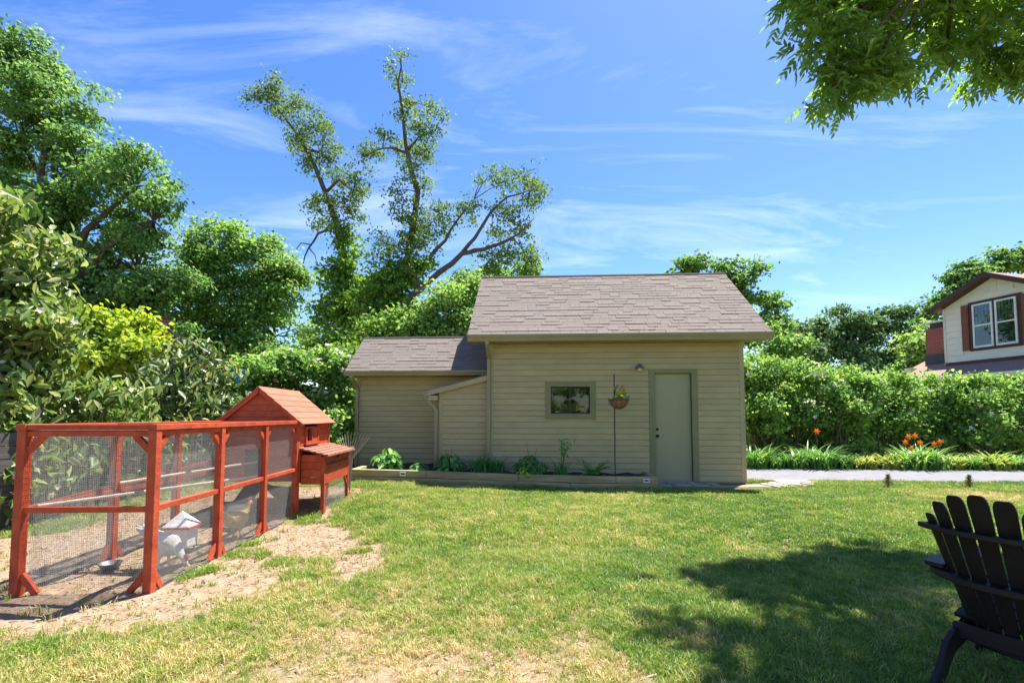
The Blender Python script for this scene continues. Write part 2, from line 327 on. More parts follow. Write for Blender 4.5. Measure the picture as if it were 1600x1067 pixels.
tag(ground, 'patchy yard ground of tan earth under the lawn', 'ground')

# ================================================================== SHED FRAME (local axes: u along the front to the right, v back)
SA = R(3.3); SR = G(1165, 755); SU = np.array([math.cos(SA), -math.sin(SA)]); SN = np.array([math.sin(SA), math.cos(SA)])
def S(u, v, z=0): q = SR[:2] + u * SU + v * SN; return (q[0], q[1], z)
def toS(x, y): d = np.stack([np.asarray(x) - SR[0], np.asarray(y) - SR[1]], -1); return d @ SU, d @ SN

# ---- driveway, brick path, flagstones
def sheet(name, pts, z0, z1, mat, label, cat):
    m = MB(); n = len(pts); m.prism(pts, lambda p, k: (p[0], p[1], z1 if k else z0))
    o = m.build(name, mat, kind='structure'); return tag(o, label, cat)
drv = [S(.06, .42)[:2], S(9, .37)[:2], S(45, .4)[:2], S(45, 2.7)[:2], S(9, 2.57)[:2], S(.06, 2.55)[:2]]
sheet('driveway', drv, -.05, .016, M['asphalt'], 'pale grey asphalt driveway running past the shed', 'driveway')
pathc = [(-.9, -.42), (-.3, -.4), (.25, -.3), (.7, -.12), (.98, .12), (1.08, .36)]
base = MB(); pv = []
def patho(t):
    t = np.clip(t, 0, .9999) * (len(pathc) - 1); i = int(t); fr = t - i; a, b_ = np.array(pathc[i]), np.array(pathc[i + 1]); c = a + (b_ - a) * fr
    d = unit(b_ - a); return c, d, np.array([-d[1], d[0]])
L_, R_ = [], []
for t in np.linspace(0, 1, 14):
    c, d, nrm = patho(t); w = .12 + .2 * smooth((t - .25) / .5); L_.append(S(*(c + nrm * w), 0)[:2]); R_.append(S(*(c - nrm * w), 0)[:2])
path = sheet('brick_path', R_ + L_[::-1], -.05, .004, M['joint'], 'short curved path of pale bricks from shed corner to driveway', 'path')
bk = MB().box((-.1, -.048, -.03), (.1, .048, .03)).build('brick', M['brick'], path, bevel=.004)
first = True
for t in np.linspace(.42, .97, 9):
    c, d, nrm = patho(t); w = .12 + .2 * smooth((t - .25) / .5); n = max(2, int(2 * w / .21))
    for j in range(n):
        q = c + nrm * ((j - (n - 1) / 2) * .21 + (.05 if int(t * 100) % 2 else -.05)); X, Y, _ = S(*q)
        ang = math.atan2(d[1], d[0]) - SA + math.pi / 2 + random.uniform(-.05, .05)
        if first: o = bk; first = False
        else: o = share(bk, path)
        o.location = (X, Y, -.004 + random.uniform(-.004, .006)); o.rotation_euler = (random.uniform(-.03, .03), random.uniform(-.03, .03), ang)
flagb = sheet('flagstone_path', [S(u, v)[:2] for u, v in [(-1.9, -.5), (-.62, -.5), (-.55, -.02), (-1.9, -.02)]], -.05, .003, M['joint'], 'flagstone landing in front of the shed door', 'path')
for u, v, a, b_ in [(-1.72, -.18, .17, .12), (-1.66, -.4, .18, .1), (-1.36, -.16, .18, .13), (-1.3, -.4, .17, .1), (-1.02, -.2, .15, .12), (-.95, -.41, .17, .08), (-.74, -.16, .1, .11), (-.7, -.38, .09, .09)]:
    n = 7; ph = random.random() * 6; prof = []
    for j in range(n):
        an = ph + 2 * math.pi * j / n; rr = random.uniform(.82, 1.15); prof.append(S(u + a * rr * math.cos(an), v + b_ * rr * math.sin(an))[:2])
    zt = random.uniform(.016, .03)
    MB().prism(prof, lambda p, k: (p[0], p[1], zt if k else -.03)).build('flagstone', M['stone'], flagb, bevel=.004)

# ================================================================== SHED
shed = thing('garden_shed', 'olive tan vinyl-sided shed with brown shingle roof and lower side wing', 'shed', (SR[0], SR[1], 0), -SA)
CR = .1143
def clap(name, parent, p0, p1, z0, out, mat, ztop=None, hh=CR):     # one lap board from p0 to p1 (u,v), facing 'out'
    ox, oy = out; zt = z0 + hh + .006 if ztop is None else ztop
    prof = [(0, z0 + .006), (.016, z0 + .003), (.023, z0 + .004), (.023, z0 + .012), (.011, zt - .014), (.001, zt - .011), (.001, zt), (0, zt)]
    def fn(p, k):
        q = p1 if k else p0; return (q[0] + ox * p[0], q[1] + oy * p[0], p[1])
    return MB().prism(prof, fn).build(name, mat, parent)
WL, WT = -4.95, 2.74        # main wall: left end, soffit height
DU0, DU1, DZ = -1.695, -.985, 2.125      # door
DT0, DT1, DTZ = -1.805, -.87, 2.21       # door trim
WU0, WU1, WZ0, WZ1 = -3.83, -2.84, 1.235, 1.96
# wall cores (front wall in pieces so that door and window are real openings)
core = MB(); yb = .1
for a0, a1, z0, z1 in [(WL, WU0 + .1, 0, WT), (WU1 - .1, DU0, 0, WT), (DU1, 0, 0, WT), (WU0 + .1, WU1 - .1, 0, WZ0 + .08), (WU0 + .1, WU1 - .1, WZ1 - .08, WT), (DU0, DU1, DZ, WT)]:
    core.box((a0, 0, z0), (a1, yb, z1))
wall = core.build('wall', M['siding'], shed); wall['label'] = 'front wall with door and window'
def rows(z0, z1):
    z = z0
    while z < z1 - .02: yield z, min(z + CR + .006, z1); z += CR
def around(a, b, z, zt, holes):
    segs = [(a, b)]
    for h0, h1, hz0, hz1 in holes:
        if zt - .01 > hz0 and z + .01 < hz1:
            segs = [s for q in segs for s in ((q[0], min(q[1], h0)), (max(q[0], h1), q[1])) if s[1] - s[0] > .01]
    return segs
for z0, zt in rows(.03, WT - .002):
    for a0, a1 in around(WL + .075, -.075, z0, zt, [(DT0, DT1, 0, DTZ), (WU0, WU1, WZ0, WZ1)]): clap('siding_board', wall, (a0, 0), (a1, 0), z0, (0, -1), M['siding'], zt)
sw = MB().box((-.1, yb, 0), (0, 3.6, WT)).prism([(0, WT), (3.6, WT), (3.6, 3.06), (1.8, 4.51), (0, 3.06)], lambda p, k: (-.1 if k else 0, p[0], p[1])).build('wall', M['siding'], shed); sw['label'] = 'driveway-side gable wall'
for z0, zt in rows(.03, WT): clap('siding_board', sw, (0, .07), (0, 3.53), z0, (1, 0), M['siding'], zt)
for z0, zt in rows(.03 + CR * 24, 4.5):
    hw = min(1.79, (4.51 - zt) / (4.51 - 3.06) * 1.8)
    if z0 > WT - .1 and hw > .05: clap('siding_board', sw, (0, 1.8 - hw), (0, 1.8 + hw), z0, (1, 0), M['siding'], zt)
MB().box((WL, 3.5, 0), (-.1, 3.6, WT)).build('wall', M['siding'], shed)['label'] = 'rear wall'
lw = MB().box((WL, yb, 0), (WL + .1, 3.5, WT)).prism([(0, WT), (3.6, WT), (3.6, 3.06), (1.8, 4.51), (0, 3.06)], lambda p, k: (WL + .1 if k else WL, p[0], p[1])).build('wall', M['siding'], shed); lw['label'] = 'gable wall above the wing roof'
for z0, zt in rows(.03, WT): clap('siding_board', lw, (WL, .07), (WL, 3.53), z0, (-1, 0), M['siding'], zt)
MB().box((WL + .1, yb, -.02), (-.1, 3.5, .02)).build('floor_slab', M['dark'], shed)
for u0, u1, v0, v1 in [(WL - .02, WL + .075, -.022, .07), (-.075, .02, -.022, .07), (-.075, .02, 3.53, 3.62)]:
    MB().box((u0, v0, .02), (u1, v1, WT)).build('corner_board', M['trimlight'], shed, bevel=.004)
# main roof: deck, soffit, gutter, shingles
PT = math.atan2(4.63 - 2.89, 2.15); EV, EZ, RV, RZ = -.35, 2.86, 1.8, 4.60; RU0, RU1 = WL - .37, .4
def slope(u0, u1, ev, ez, rv, rz, th=.05):
    return MB().prism([(ev, ez), (rv, rz), (rv, rz - th), (ev, ez - th)], lambda p, k: (u1 if k else u0, p[0], p[1]))
deck = slope(RU0, RU1, EV, EZ, RV, RZ).build('roof', M['shingle_dark'], shed); deck['label'] = 'main shingle roof slope'
bdeck = slope(RU0, RU1, 3.95, EZ, RV, RZ).build('roof', M['shingle'], shed); bdeck['label'] = 'rear roof slope'
MB().box((RU0 + .02, EV + .02, WT - .01), (RU1 - .02, .0, WT + .01)).build('soffit', M['gutter'], shed)
for q0, q1 in ((RU0 + .02, RU0 + .04), (RU1 - .04, RU1 - .02)):
    MB().prism([(EV + .02, WT + .01), (0, WT + .01), (0, 3.07), (EV + .02, 2.8)], lambda p, k: (q1 if k else q0, p[0], p[1])).build('eave_return', M['trim'], shed)
for uu in (RU0, RU1):
    s = 1 if uu == RU1 else -1
    for e in (EV, 3.95):
        MB().prism([(e, EZ - .02), (RV, RZ - .02), (RV, RZ - .17), (e, EZ - .15)], lambda p, k: (uu + (s * .025 if k else -s * .005), p[0], p[1])).build('rake_board', M['trim'], shed)
def gutter(u0, u1, v, z, par, h=.12, d=.11):
    prof = [(0, 0), (0, -h), (-d * .62, -h), (-d * .75, -h * .62), (-d, -h * .3), (-d, 0), (-d + .012, 0), (-d + .012, -h * .25), (-d * .6, -h + .012), (-.012, -h + .012), (-.012, 0)]
    return MB().prism(prof, lambda p, k: (u1 if k else u0, v + p[0], z + p[1])).build('gutter', M['gutter'], par)
gutter(RU0, RU1, EV, EZ - .008, shed, .13)
MB().box((RU0, EV - .012, EZ - .03), (RU1, EV + .02, EZ + .004)).build('drip_edge', M['drip'], shed)
MB().tube([(RU0, RV, RZ + .012), (RU1, RV, RZ + .012)], .035, 6).build('ridge_cap', M['shingle'], shed)
# shingle tabs: shared meshes of a few widths and thicknesses
TAB = []
for w in (.2, .3, .42):
    for th in (.007, .014):
        TAB.append((w, MB().add([(0, 0, 0), (w - .005, 0, 0), (w - .005, .19, 0), (0, .19, 0), (0, 0, th), (w - .005, 0, th), (w - .005, .19, .003), (0, .19, .003)],
                   [(0, 3, 2, 1), (4, 5, 6, 7), (0, 1, 5, 4), (1, 2, 6, 5), (2, 3, 7, 6), (3, 0, 4, 7)])))
def shingles(par, u0, u1, ev, ez, rv, rz, limit):
    L = math.hypot(rv - ev, rz - ez); c, s = (rv - ev) / L, (rz - ez) / L; pitch = math.atan2(s, c); n = int(L / .122); ex = L / n; cnt = 0
    rest = MB(); srcs = {}
    for r in range(n):
        d = r * ex - .02; u = u0
        while u < u1 - .02:
            i = random.randrange(len(TAB)); w, mb = TAB[i]
            if u == u0: w0 = w * random.uniform(.3, 1)
            else: w0 = w
            w0 = min(w0, u1 - u); lift = .004 + random.uniform(0, .002)
            v, z = ev + c * d - s * lift, ez + s * d + c * lift; sx = w0 / w
            if cnt < limit:
                if i not in srcs: o = mb.build('shingle', M['shingle'], par); srcs[i] = o
                else: o = share(srcs[i], par)
                o.location = (u, v, z); o.rotation_euler = (pitch, 0, 0); o.scale = (sx, 1, 1)
            else: rest.add([(u + p[0] * sx, v + p[1] * c - p[2] * s, z + p[1] * s + p[2] * c) for p in mb.v], mb.f)
            cnt += 1; u += w0
    if rest.v: rest.build('shingle_field', M['shingle'], par, kind='stuff')
shingles(deck, RU0 - .015, RU1 + .015, EV, EZ + .002, RV, RZ + .002, 190)
# door
dr = MB().box((DU0 + .004, .045, .03), (DU1 - .004, .085, DZ - .004)).build('door', M['door'], shed, bevel=.003)
for zz, rr in ((1.03, .026), (.9, .03)):
    MB().tube([(DU0 + .055, .045, zz), (DU0 + .055, .035, zz), (DU0 + .055, .033, zz), (DU0 + .055, -.01 if rr > .027 else .02, zz)], [rr, rr, rr * .6, rr * .9], 12).build('door_knob' if rr > .027 else 'deadbolt', M['blackmetal'], dr, smooth=True)
for a0, a1, z0, z1 in [(DT0, DU0, 0.02, DTZ), (DU1, DT1, 0.02, DTZ), (DU0, DU1, DZ, DTZ)]:
    MB().box((a0, -.03, z0), (a1, .09, z1)).build('door_trim', M['trim'], shed, bevel=.003)
MB().box((DU0, -.05, .0), (DU1, .1, .03)).build('threshold', M['stone'], shed)
# window
wf = MB()
for a0, a1, z0, z1 in [(WU0, WU0 + .11, WZ0, WZ1), (WU1 - .11, WU1, WZ0, WZ1), (WU0 + .11, WU1 - .11, WZ0, WZ0 + .1), (WU0 + .11, WU1 - .11, WZ1 - .09, WZ1)]: wf.box((a0, -.035, z0), (a1, .06, z1))
win = wf.build('window', M['trim'], shed)
GU0, GU1, GZ0, GZ1 = WU0 + .11, WU1 - .11, WZ0 + .1, WZ1 - .09
sash = MB()
for a0, a1, z0, z1 in [(GU0, GU0 + .02, GZ0, GZ1), (GU1 - .02, GU1, GZ0, GZ1), (GU0 + .02, GU1 - .02, GZ0, GZ0 + .02), (GU0 + .02, GU1 - .02, GZ1 - .02, GZ1), ((GU0 + GU1) / 2 - .012, (GU0 + GU1) / 2 + .012, GZ0 + .02, GZ1 - .02)]: sash.box((a0, .02, z0), (a1, .055, z1))
sash.build('sash', M['blackmetal'], win)
for a0, a1 in ((GU0 + .02, (GU0 + GU1) / 2 - .012), ((GU0 + GU1) / 2 + .012, GU1 - .02)): MB().box((a0, .035, GZ0 + .02), (a1, .04, GZ1 - .02)).build('pane', M['glass'], win)
# wing
AV, AL, AT, AEV, AEZ, ARV, ARZ = .8, -7.95, 2.16, .45, 2.25, 1.5, 3.11
AB = MB().box((AL, AV, 0), (WL, AV + .1, AT)).build('wall', M['siding'], shed); AB['label'] = 'front wall of the low wing'
for z0, zt in rows(.14, AT): clap('siding_board', AB, (AL + .07, AV), (WL - .03, AV), z0, (0, -1), M['siding'], zt)
al = MB().box((AL, AV + .1, 0), (AL + .1, 2.2, AT)).prism([(AV, AT), (2.2, AT), (1.5, 2.85)], lambda p, k: (AL + .1 if k else AL, p[0], p[1])).build('wall', M['siding'], shed); al['label'] = 'end wall of the low wing'
for z0, zt in rows(.14, AT): clap('siding_board', al, (AL, AV + .07), (AL, 2.2), z0, (-1, 0), M['siding'], zt)
MB().box((AL + .1, 2.1, 0), (WL, 2.2, AT)).build('wall', M['siding'], shed)['label'] = 'rear wall of the low wing'
MB().box((AL - .02, AV - .022, .1), (AL + .07, AV + .07, AT)).build('corner_board', M['trimlight'], shed, bevel=.004)
ar = slope(AL - .12, WL - .025, AEV, AEZ, ARV, ARZ).build('roof', M['shingle_dark'], shed); ar['label'] = 'shingle roof of the low wing'
slope(AL - .12, WL - .025, 2.55, AEZ, ARV, ARZ).build('roof', M['shingle'], shed)['label'] = 'rear roof of the low wing'
MB().tube([(AL - .12, ARV, ARZ + .01), (WL - .03, ARV, ARZ + .01)], .03, 6).build('ridge_cap', M['shingle'], shed)
shingles(ar, AL - .135, WL - .03, AEV, AEZ + .002, ARV, ARZ + .002, 110)
gutter(AL - .13, WL - .08, AEV, AEZ - .008, shed, .1, .1)
MB().box((AL - .12, AEV - .008, AEZ - .028), (WL - .03, AEV + .02, AEZ + .003)).build('drip_edge', M['blackmetal'], shed)
MB().box((AL - .1, AEV + .02, AT - .02), (WL - .03, AV, AT)).build('soffit', M['gutter'], shed)
for e in (AEV, 2.55): MB().prism([(e, AEZ - .02), (ARV, ARZ - .02), (ARV, ARZ - .15), (e, AEZ - .13)], lambda p, k: (AL - .13 - (.02 if k else 0), p[0], p[1])).build('rake_board', M['trim'], shed)
# small lean-to between wing and main wall
BL, BV, BZ0, BZ1 = -5.96, .08, 1.775, 2.0
bb = MB().prism([(BL, 0), (WL - .02, 0), (WL - .02, BZ1 + .02), (BL, BZ0)], lambda p, k: (p[0], BV + (.08 if k else 0), p[1])).build('wall', M['siding'], shed); bb['label'] = 'small lean-to front wall'
for z0, zt in rows(.03, 1.97):
    a0 = BL + .065
    if zt > BZ0 + .02: a0 = max(a0, BL + (zt - BZ0) / (BZ1 - BZ0) * (WL - BL))
    if WL - .03 - a0 > .06: clap('siding_board', bb, (a0, BV), (WL - .022, BV), z0, (0, -1), M['siding'], zt)
MB().box((BL, BV + .08, 0), (BL + .08, AV - .02, BZ0)).build('wall', M['siding'], shed)['label'] = 'lean-to side wall'
MB().box((BL - .015, BV - .022, .03), (BL + .065, BV + .07, BZ0 - .01)).build('corner_board', M['trimlight'], shed, bevel=.004)
lt = math.atan2(BZ1 - BZ0, WL - BL)
MB().prism([(BL - .24, BZ0 - .02), (WL - .02, BZ1 + .085), (WL - .02, BZ1 + .135), (BL - .24, BZ0 + .03)], lambda p, k: (p[0], (AV - .02) if k else BV - .06, p[1])).build('roof', M['shingle'], shed)['label'] = 'lean-to roof'
MB().prism([(BL - .24, BZ0 - .08), (WL - .03, BZ1), (WL - .03, BZ1 + .1), (BL - .24, BZ0 + .015)], lambda p, k: (p[0], BV - .062 if k else BV - .09, p[1])).build('rake_board', M['trimlight'], shed)
MB().box((BL - .22, BV - .088, BZ0 - .17), (BL - .03, BV - .06, BZ0 - .075)).build('rake_return', M['trimlight'], shed)
MB().prism([(0, 0), (0, -.1), (-.06, -.1), (-.075, -.06), (-.1, -.03), (-.1, 0)], lambda p, k: (BL - .24 + p[0], (AV - .03) if k else BV - .1, BZ0 + .01 + p[1])).build('gutter', M['gutter'], shed)
def spout(pts, par, w=.07, d=.055):
    m = MB()
    for p, q in zip(pts[:-1], pts[1:]): m.beam(p, q, w, d, up=(0, 1, 0) if abs(q[0] - p[0]) < abs(q[2] - p[2]) * 3 else (0, 1, 0))
    return m.build('downspout', M['gutter'], par, bevel=.006)
spout([(WL + .0, EV - .05, EZ - .12), (WL + .0, EV - .05, EZ - .2), (WL + .0, -.06, EZ - .42), (WL + .0, -.06, .3)], shed)
spout([(AL + .02, AEV - .05, AEZ - .1), (AL + .02, AEV - .05, AEZ - .16), (AL + .02, AV - .06, AEZ - .36), (AL + .02, AV - .06, .2)], shed)
spout([(BL - .27, BV - .06, BZ0 - .08), (BL - .25, BV - .06, BZ0 - .16), (BL - .06, BV - .06, BZ0 - .34), (BL - .06, BV - .06, .25)], shed)
# wall lamp
lam = thing('wall_lamp', 'small grey barn lamp mounted beside the shed door', 'lamp', S(-2.0, -.02, 2.24), -SA)
MB().lathe([(.001, .03), (.04, .03), (.04, 0), (.001, 0)], n=12).build('mount', M['zinc'], lam, smooth=False).rotation_euler = (math.pi / 2, 0, 0)
MB().tube([(0, 0, .01), (0, -.06, .05), (0, -.1, .03)], .012, 8).build('arm', M['zinc'], lam)
MB().lathe([(.001, .06), (.03, .055), (.045, .03), (.085, -.01), (.09, -.025), (.08, -.02), (.04, .015), (.001, .03)], (0, -.1, 0), 18).build('shade', M['zinc'], lam, smooth=True)
MB().lathe([(.03, .0), (.04, -.03), (.038, -.065), (.02, -.085), (.001, -.09)], (0, -.1, 0), 14).build('globe', M['lens'], lam, smooth=True)
# ================================================================== RAISED BED
bed = thing('raised_bed', 'long raised bed of weathered green-brown timbers along the shed front', 'garden bed', (SR[0], SR[1], 0), -SA)
BU0, BU1, BF = -7.4, -1.87, -.89
def bz(u): X, Y, _ = S(u, BF); return float(hgt(X, Y))
def timber(p, q, z0, w=.1, h=.118):
    (u0, v0), (u1, v1) = p, q; zA, zB = bz(u0) + z0, bz(u1) + z0
    return MB().beam((u0, v0, zA + h / 2), (u1, v1, zB + h / 2), w, h, up=(0, 0, 1)).build('timber', M['timber'], bed, bevel=.006)
for z0, cuts in ((.0, [-7.4, -5.25, -3.4, -1.87]), (.124, [-7.4, -6.0, -4.32, -2.6, -1.87])):
    for a0, a1 in zip(cuts[:-1], cuts[1:]): timber((a0 + .003, BF + .05), (a1 - .003, BF + .05), z0 - .02)
    timber((BU1 - .05, BF + .103), (BU1 - .05, -.04), z0 - .02)
    timber((BU0 + .05, BF + .103), (BU0 + .05, AV - .05), z0 - .02)
so = MB()
NS = 40
for i in range(NS):
    a0, a1 = BU0 + .1 + (BU1 - BU0 - .2) * i / NS, BU0 + .1 + (BU1 - BU0 - .2) * (i + 1) / NS
    vb0 = AV - .005 if a1 < BL else (BV - .005 if a1 < WL else -.022)
    k0, k1 = bz(a0) + .15 + .02 * math.sin(i * 1.7), bz(a1) + .15 + .02 * math.sin((i + 1) * 1.7)
    so.add([(a0, BF + .1, k0), (a1, BF + .1, k1), (a1, vb0, k1 + .03), (a0, vb0, k0 + .03)], [(0, 1, 2, 3)])
so.build('soil', M['soil'], bed)
for u, c, lab in ((-6.42, 'white', 'small cream deck light on the raised bed front beside the hosta'), (-2.07, 'steel', 'small metal deck light at the door end of the raised bed')):
    X, Y, _ = S(u, BF); t = thing('deck_light', lab, 'light', (X, Y, bz(u) + .16), -SA, 'deck lights on the raised bed')
    MB().box((-.055, -.014, -.04), (.055, -.001, .03)).build('housing', M['white'], t, bevel=.004)
    MB().box((-.035, -.02, -.012), (.035, -.0145, .012)).build('lens', M['blackmetal'], t)

# ================================================================== LEAF BUILDERS
def leafgeo(pos, nrm, L, W, shape='diamond', fold=.12, droop=0., dirv=None):
    n = len(pos); nrm = unit(nrm); t = RNG.normal(size=(n, 3)) if dirv is None else np.array(dirv, float)
    t = t - nrm * np.sum(t * nrm, 1, keepdims=True); t = unit(t)
    if droop: t = unit(t + np.array([0, 0, -1.]) * droop); nrm = unit(nrm - t * np.sum(t * nrm, 1, keepdims=True))
    bb_ = np.cross(nrm, t); L = np.broadcast_to(L, n)[:, None]; W = np.broadcast_to(W, n)[:, None]
    if shape == 'diamond':
        V = np.stack([pos - t * L * .5, pos + bb_ * W * .5 + nrm * W * fold - t * L * .06, pos + t * L * .5 - nrm * L * .06, pos - bb_ * W * .5 + nrm * W * fold - t * L * .06], 1)
        k = np.arange(n)[:, None] * 4; F = np.concatenate([k + np.array([[0, 1, 2]]), k + np.array([[0, 2, 3]])]); return V.reshape(-1, 3), F, 4
    V = np.stack([pos - t * L * .5, pos + bb_ * W * .42 + nrm * W * fold - t * L * .22, pos + bb_ * W * .42 + nrm * W * fold * .6 + t * L * .14, pos + t * L * .5 - nrm * L * .12,
                  pos - bb_ * W * .42 + nrm * W * fold * .6 + t * L * .14, pos - bb_ * W * .42 + nrm * W * fold - t * L * .22], 1)
    k = np.arange(n)[:, None] * 6; F = np.concatenate([k + np.array([[0, 1, 2, 3]]), k + np.array([[0, 3, 4, 5]])]); return V.reshape(-1, 3), F, 6
def leaves(name, pos, nrm, L, W, mat, parent, tint, shape='diamond', kind=None, **kw):
    V, F, k = leafgeo(pos, nrm, L, W, shape, **kw)
    if parent is not None: V = V - np.array(parent.location)
    return fast(name, V, F, mat, parent, np.repeat(np.clip(tint, 0, 1), k), kind)
def tips(lobes, n, sub=.36):                # twig tips gathered into flattened sub-clumps on each lobe, so crowns break into lit tops and dark gaps
    vol = np.array([r[0] * r[1] * r[2] for _, r in lobes]) ** (2 / 3); vol /= vol.sum(); C, O, I = [], [], []
    for i, (c, r) in enumerate(lobes):
        k = max(5, int(n * vol[i])); ns = int(np.clip(k / 9, 6, 26)); r = np.array(r)
        d = unit(RNG.normal(size=(ns * 4, 3))); d = d[RNG.random(ns * 4) < np.where(d[:, 1] < .3, 1, .35)][:ns]; ns = len(d)
        sc = np.array(c) + d * (RNG.uniform(.45, .95, ns)[:, None]) * r; sr = sub * RNG.uniform(.6, 1.35, ns)
        j = RNG.integers(0, ns, k); e = unit(RNG.normal(size=(k, 3)) + np.array([0, 0, .35])); rr = RNG.random(k) ** .5
        C.append(sc[j] + e * (rr * sr[j])[:, None] * np.array([r[0], r[1], min(r[2], r[0]) * .62])); O.append(unit(e * .7 + d[j] * .6)); I.append(np.full(k, i))
    return np.concatenate(C), np.concatenate(O), np.concatenate(I)
def spray(C, O, per, rad, up=.55, outw=.5, rnd=.55, flat=.6):
    n = len(C); k = np.repeat(np.arange(n), per); rad = np.broadcast_to(rad, n)[k][:, None]
    off = RNG.normal(size=(n * per, 3)) * np.array([1, 1, flat]) * rad * .5
    nr = unit(np.array([0, 0, up]) + O[k] * outw + RNG.normal(size=(n * per, 3)) * rnd + off / np.maximum(rad, 1e-6) * .2)
    return C[k] + off, nr, k
def lobe(px, py, Y, rx, ry, depth=None):    # a crown lobe: centre in the picture at distance Y, radii in picture units
    s = Y / FPX; return (P(px, py, Y), (rx * s, depth or (rx + ry) / 2 * s, ry * s))
def limbs(m, base, lobes, C, I, r0, twig=.35, n=7, mid=None):
    base = Vector(map(float, base)); top = sum((Vector(map(float, c)) for c, _ in lobes), Vector()) / len(lobes); mid = mid or base.lerp(top, .55) + Vector((random.uniform(-.2, .2), random.uniform(-.2, .2), 0))
    m.tube([base - Vector((0, 0, .2)), base + (mid - base) * .15, base.lerp(mid, .6), mid], [r0 * 1.35, r0, r0 * .85, r0 * .7], 9)
    for i, (c, r) in enumerate(lobes):
        c = Vector(map(float, c)); q = mid.lerp(c, .5) + Vector((random.uniform(-.1, .1), random.uniform(-.1, .1), .12)) * (c - mid).length
        m.tube([mid, q, c], [r0 * .5, r0 * .32, r0 * .16], 6)
        idx = np.where(I == i)[0]; RNG.shuffle(idx)
        for j in idx[:int(len(idx) * twig)][:60]:
            e = Vector(map(float, C[j])); h = c.lerp(e, .5) + Vector((0, 0, .06)) * (e - c).length; m.tube([c, h, e], [r0 * .12, r0 * .07, r0 * .02], 3, False)
def tree(name, label, base, lobes, ntip, per, rad, leaf, lm, r0, bark='bark', group='trees behind the yard', cat='tree', twig=.3, shape='diamond', droop=.25, stems=1, tintv=(.5, .2, .16), blossom=None, aspect=.7, rnd=.55, mid=None):
    t = thing(name, label, cat, base, 0, group); C, O, I = tips(lobes, ntip); pos, nr, k = spray(C, O, per, rad, rnd=rnd)
    m = MB()
    if stems == 1: limbs(m, base, lobes, C, I, r0, twig, mid=mid)
    else:
        lo = np.array([l[0] for l in lobes])
        for _ in range(stems):
            b0 = Vector(map(float, base)) + Vector((random.uniform(-.3, .3), random.uniform(-.2, .2), -.1)) * (1 + r0 * 8); e = Vector(map(float, C[RNG.integers(len(C))])); q = b0.lerp(e, .45) + Vector((0, 0, .15))
            m.tube([b0, q, e], [r0, r0 * .7, r0 * .25], 5)
    bl = Vector(t.location); m.v = [(v[0] - bl.x, v[1] - bl.y, v[2] - bl.z) for v in m.v]
    m.build('trunk' if stems == 1 else 'stems', M[bark], t, smooth=True)['kind'] = 'stuff' if stems > 1 else 'thing'
    mean, cs, ls = tintv; tint = mean + RNG.normal(0, cs, len(C))[k] + RNG.normal(0, ls, len(pos)); Ls = leaf * RNG.uniform(.7, 1.25, len(pos))
    leaves('crown' if stems == 1 else 'foliage', pos, nr, Ls, Ls * aspect, LM[lm], t, tint, shape, kind='stuff', droop=droop)
    if blossom:
        bm_, nb_, br = blossom; j = RNG.choice(np.where(O[:, 1] < .5)[0], nb_); bp_ = C[j] + O[j] * rad * .5; pk = np.repeat(np.arange(nb_), 5); an = RNG.random(nb_)[pk] * 6 + np.tile(np.arange(5), nb_) * 1.257
        fn = unit(O[j] + np.array([0, -.5, .2]))[pk]; a1 = unit(np.cross(fn, [0.1, .2, 1])); a2 = np.cross(fn, a1); dv_ = a1 * np.cos(an)[:, None] + a2 * np.sin(an)[:, None]
        leaves('blossom', bp_[pk] + dv_ * br * .5 + fn * .02, fn + dv_ * -.3, br, br * .8, LM[bm_], t, RNG.random(nb_ * 5), kind='stuff', dirv=dv_)
    return t
def straps(name, base, n, L, W, arch, spread, lm, parent, tint=.5, seg=4):
    base = np.asarray(base, float); an = RNG.random(n) * 6.283; Ls = L * RNG.uniform(.6, 1.1, n); sp = spread * RNG.uniform(.4, 1.2, n); ar = arch * RNG.uniform(.5, 1.2, n)
    h = np.c_[np.cos(an), np.sin(an), np.zeros(n)]; sd = np.c_[-np.sin(an), np.cos(an), np.zeros(n)]; b0 = base + np.c_[RNG.normal(0, L * .16, (n, 2)), np.zeros(n)]
    V = []
    for s in range(seg + 1):
        t = s / seg; c = b0 + h * (Ls * sp * (.35 * t + .65 * t * t))[:, None] + np.array([0, 0, 1]) * (Ls * (t - ar * t * t))[:, None]; w = (W * (1 - t ** 2.2 * .95))
        V += [c - sd * w / 2, c + sd * w / 2]
    V = np.stack(V, 1); k = np.arange(n)[:, None] * (2 * (seg + 1)); F = np.concatenate([k + np.array([[2 * s, 2 * s + 1, 2 * s + 3, 2 * s + 2]]) for s in range(seg)])
    V = V.reshape(-1, 3)
    if parent is not None: V = V - np.array(parent.location)
    return fast(name, V, F, LM[lm], parent, np.repeat(np.clip(tint + RNG.normal(0, .2, n), 0, 1), 2 * (seg + 1)))
def rosette(name, base, n, r, L, W, lm, parent, hz=.2, tint=.5):
    an = RNG.random(n) * 6.283; rr = r * RNG.random(n) ** .6; d = np.c_[np.cos(an), np.sin(an), np.zeros(n)]; pos = np.asarray(base) + d * rr[:, None] + np.c_[np.zeros((n, 2)), hz * (1 - .5 * (rr / r) ** 2) * RNG.uniform(.15, 1.15, n)]
    return leaves(name, pos, np.array([0, 0, 1.]) + d * .5 + RNG.normal(0, .38, (n, 3)), L * RNG.uniform(.6, 1.25, n), W, LM[lm], parent, tint + RNG.normal(0, .25, n), 'oval', dirv=d, droop=.25, kind='stuff')
def stalks(m, base, tops, r=.006):
    for e in tops: b0 = Vector(map(float, base)); e = Vector(map(float, e)); m.tube([b0, b0.lerp(e, .5) + Vector((0, 0, .03)), e], [r, r * .8, r * .5], 4)
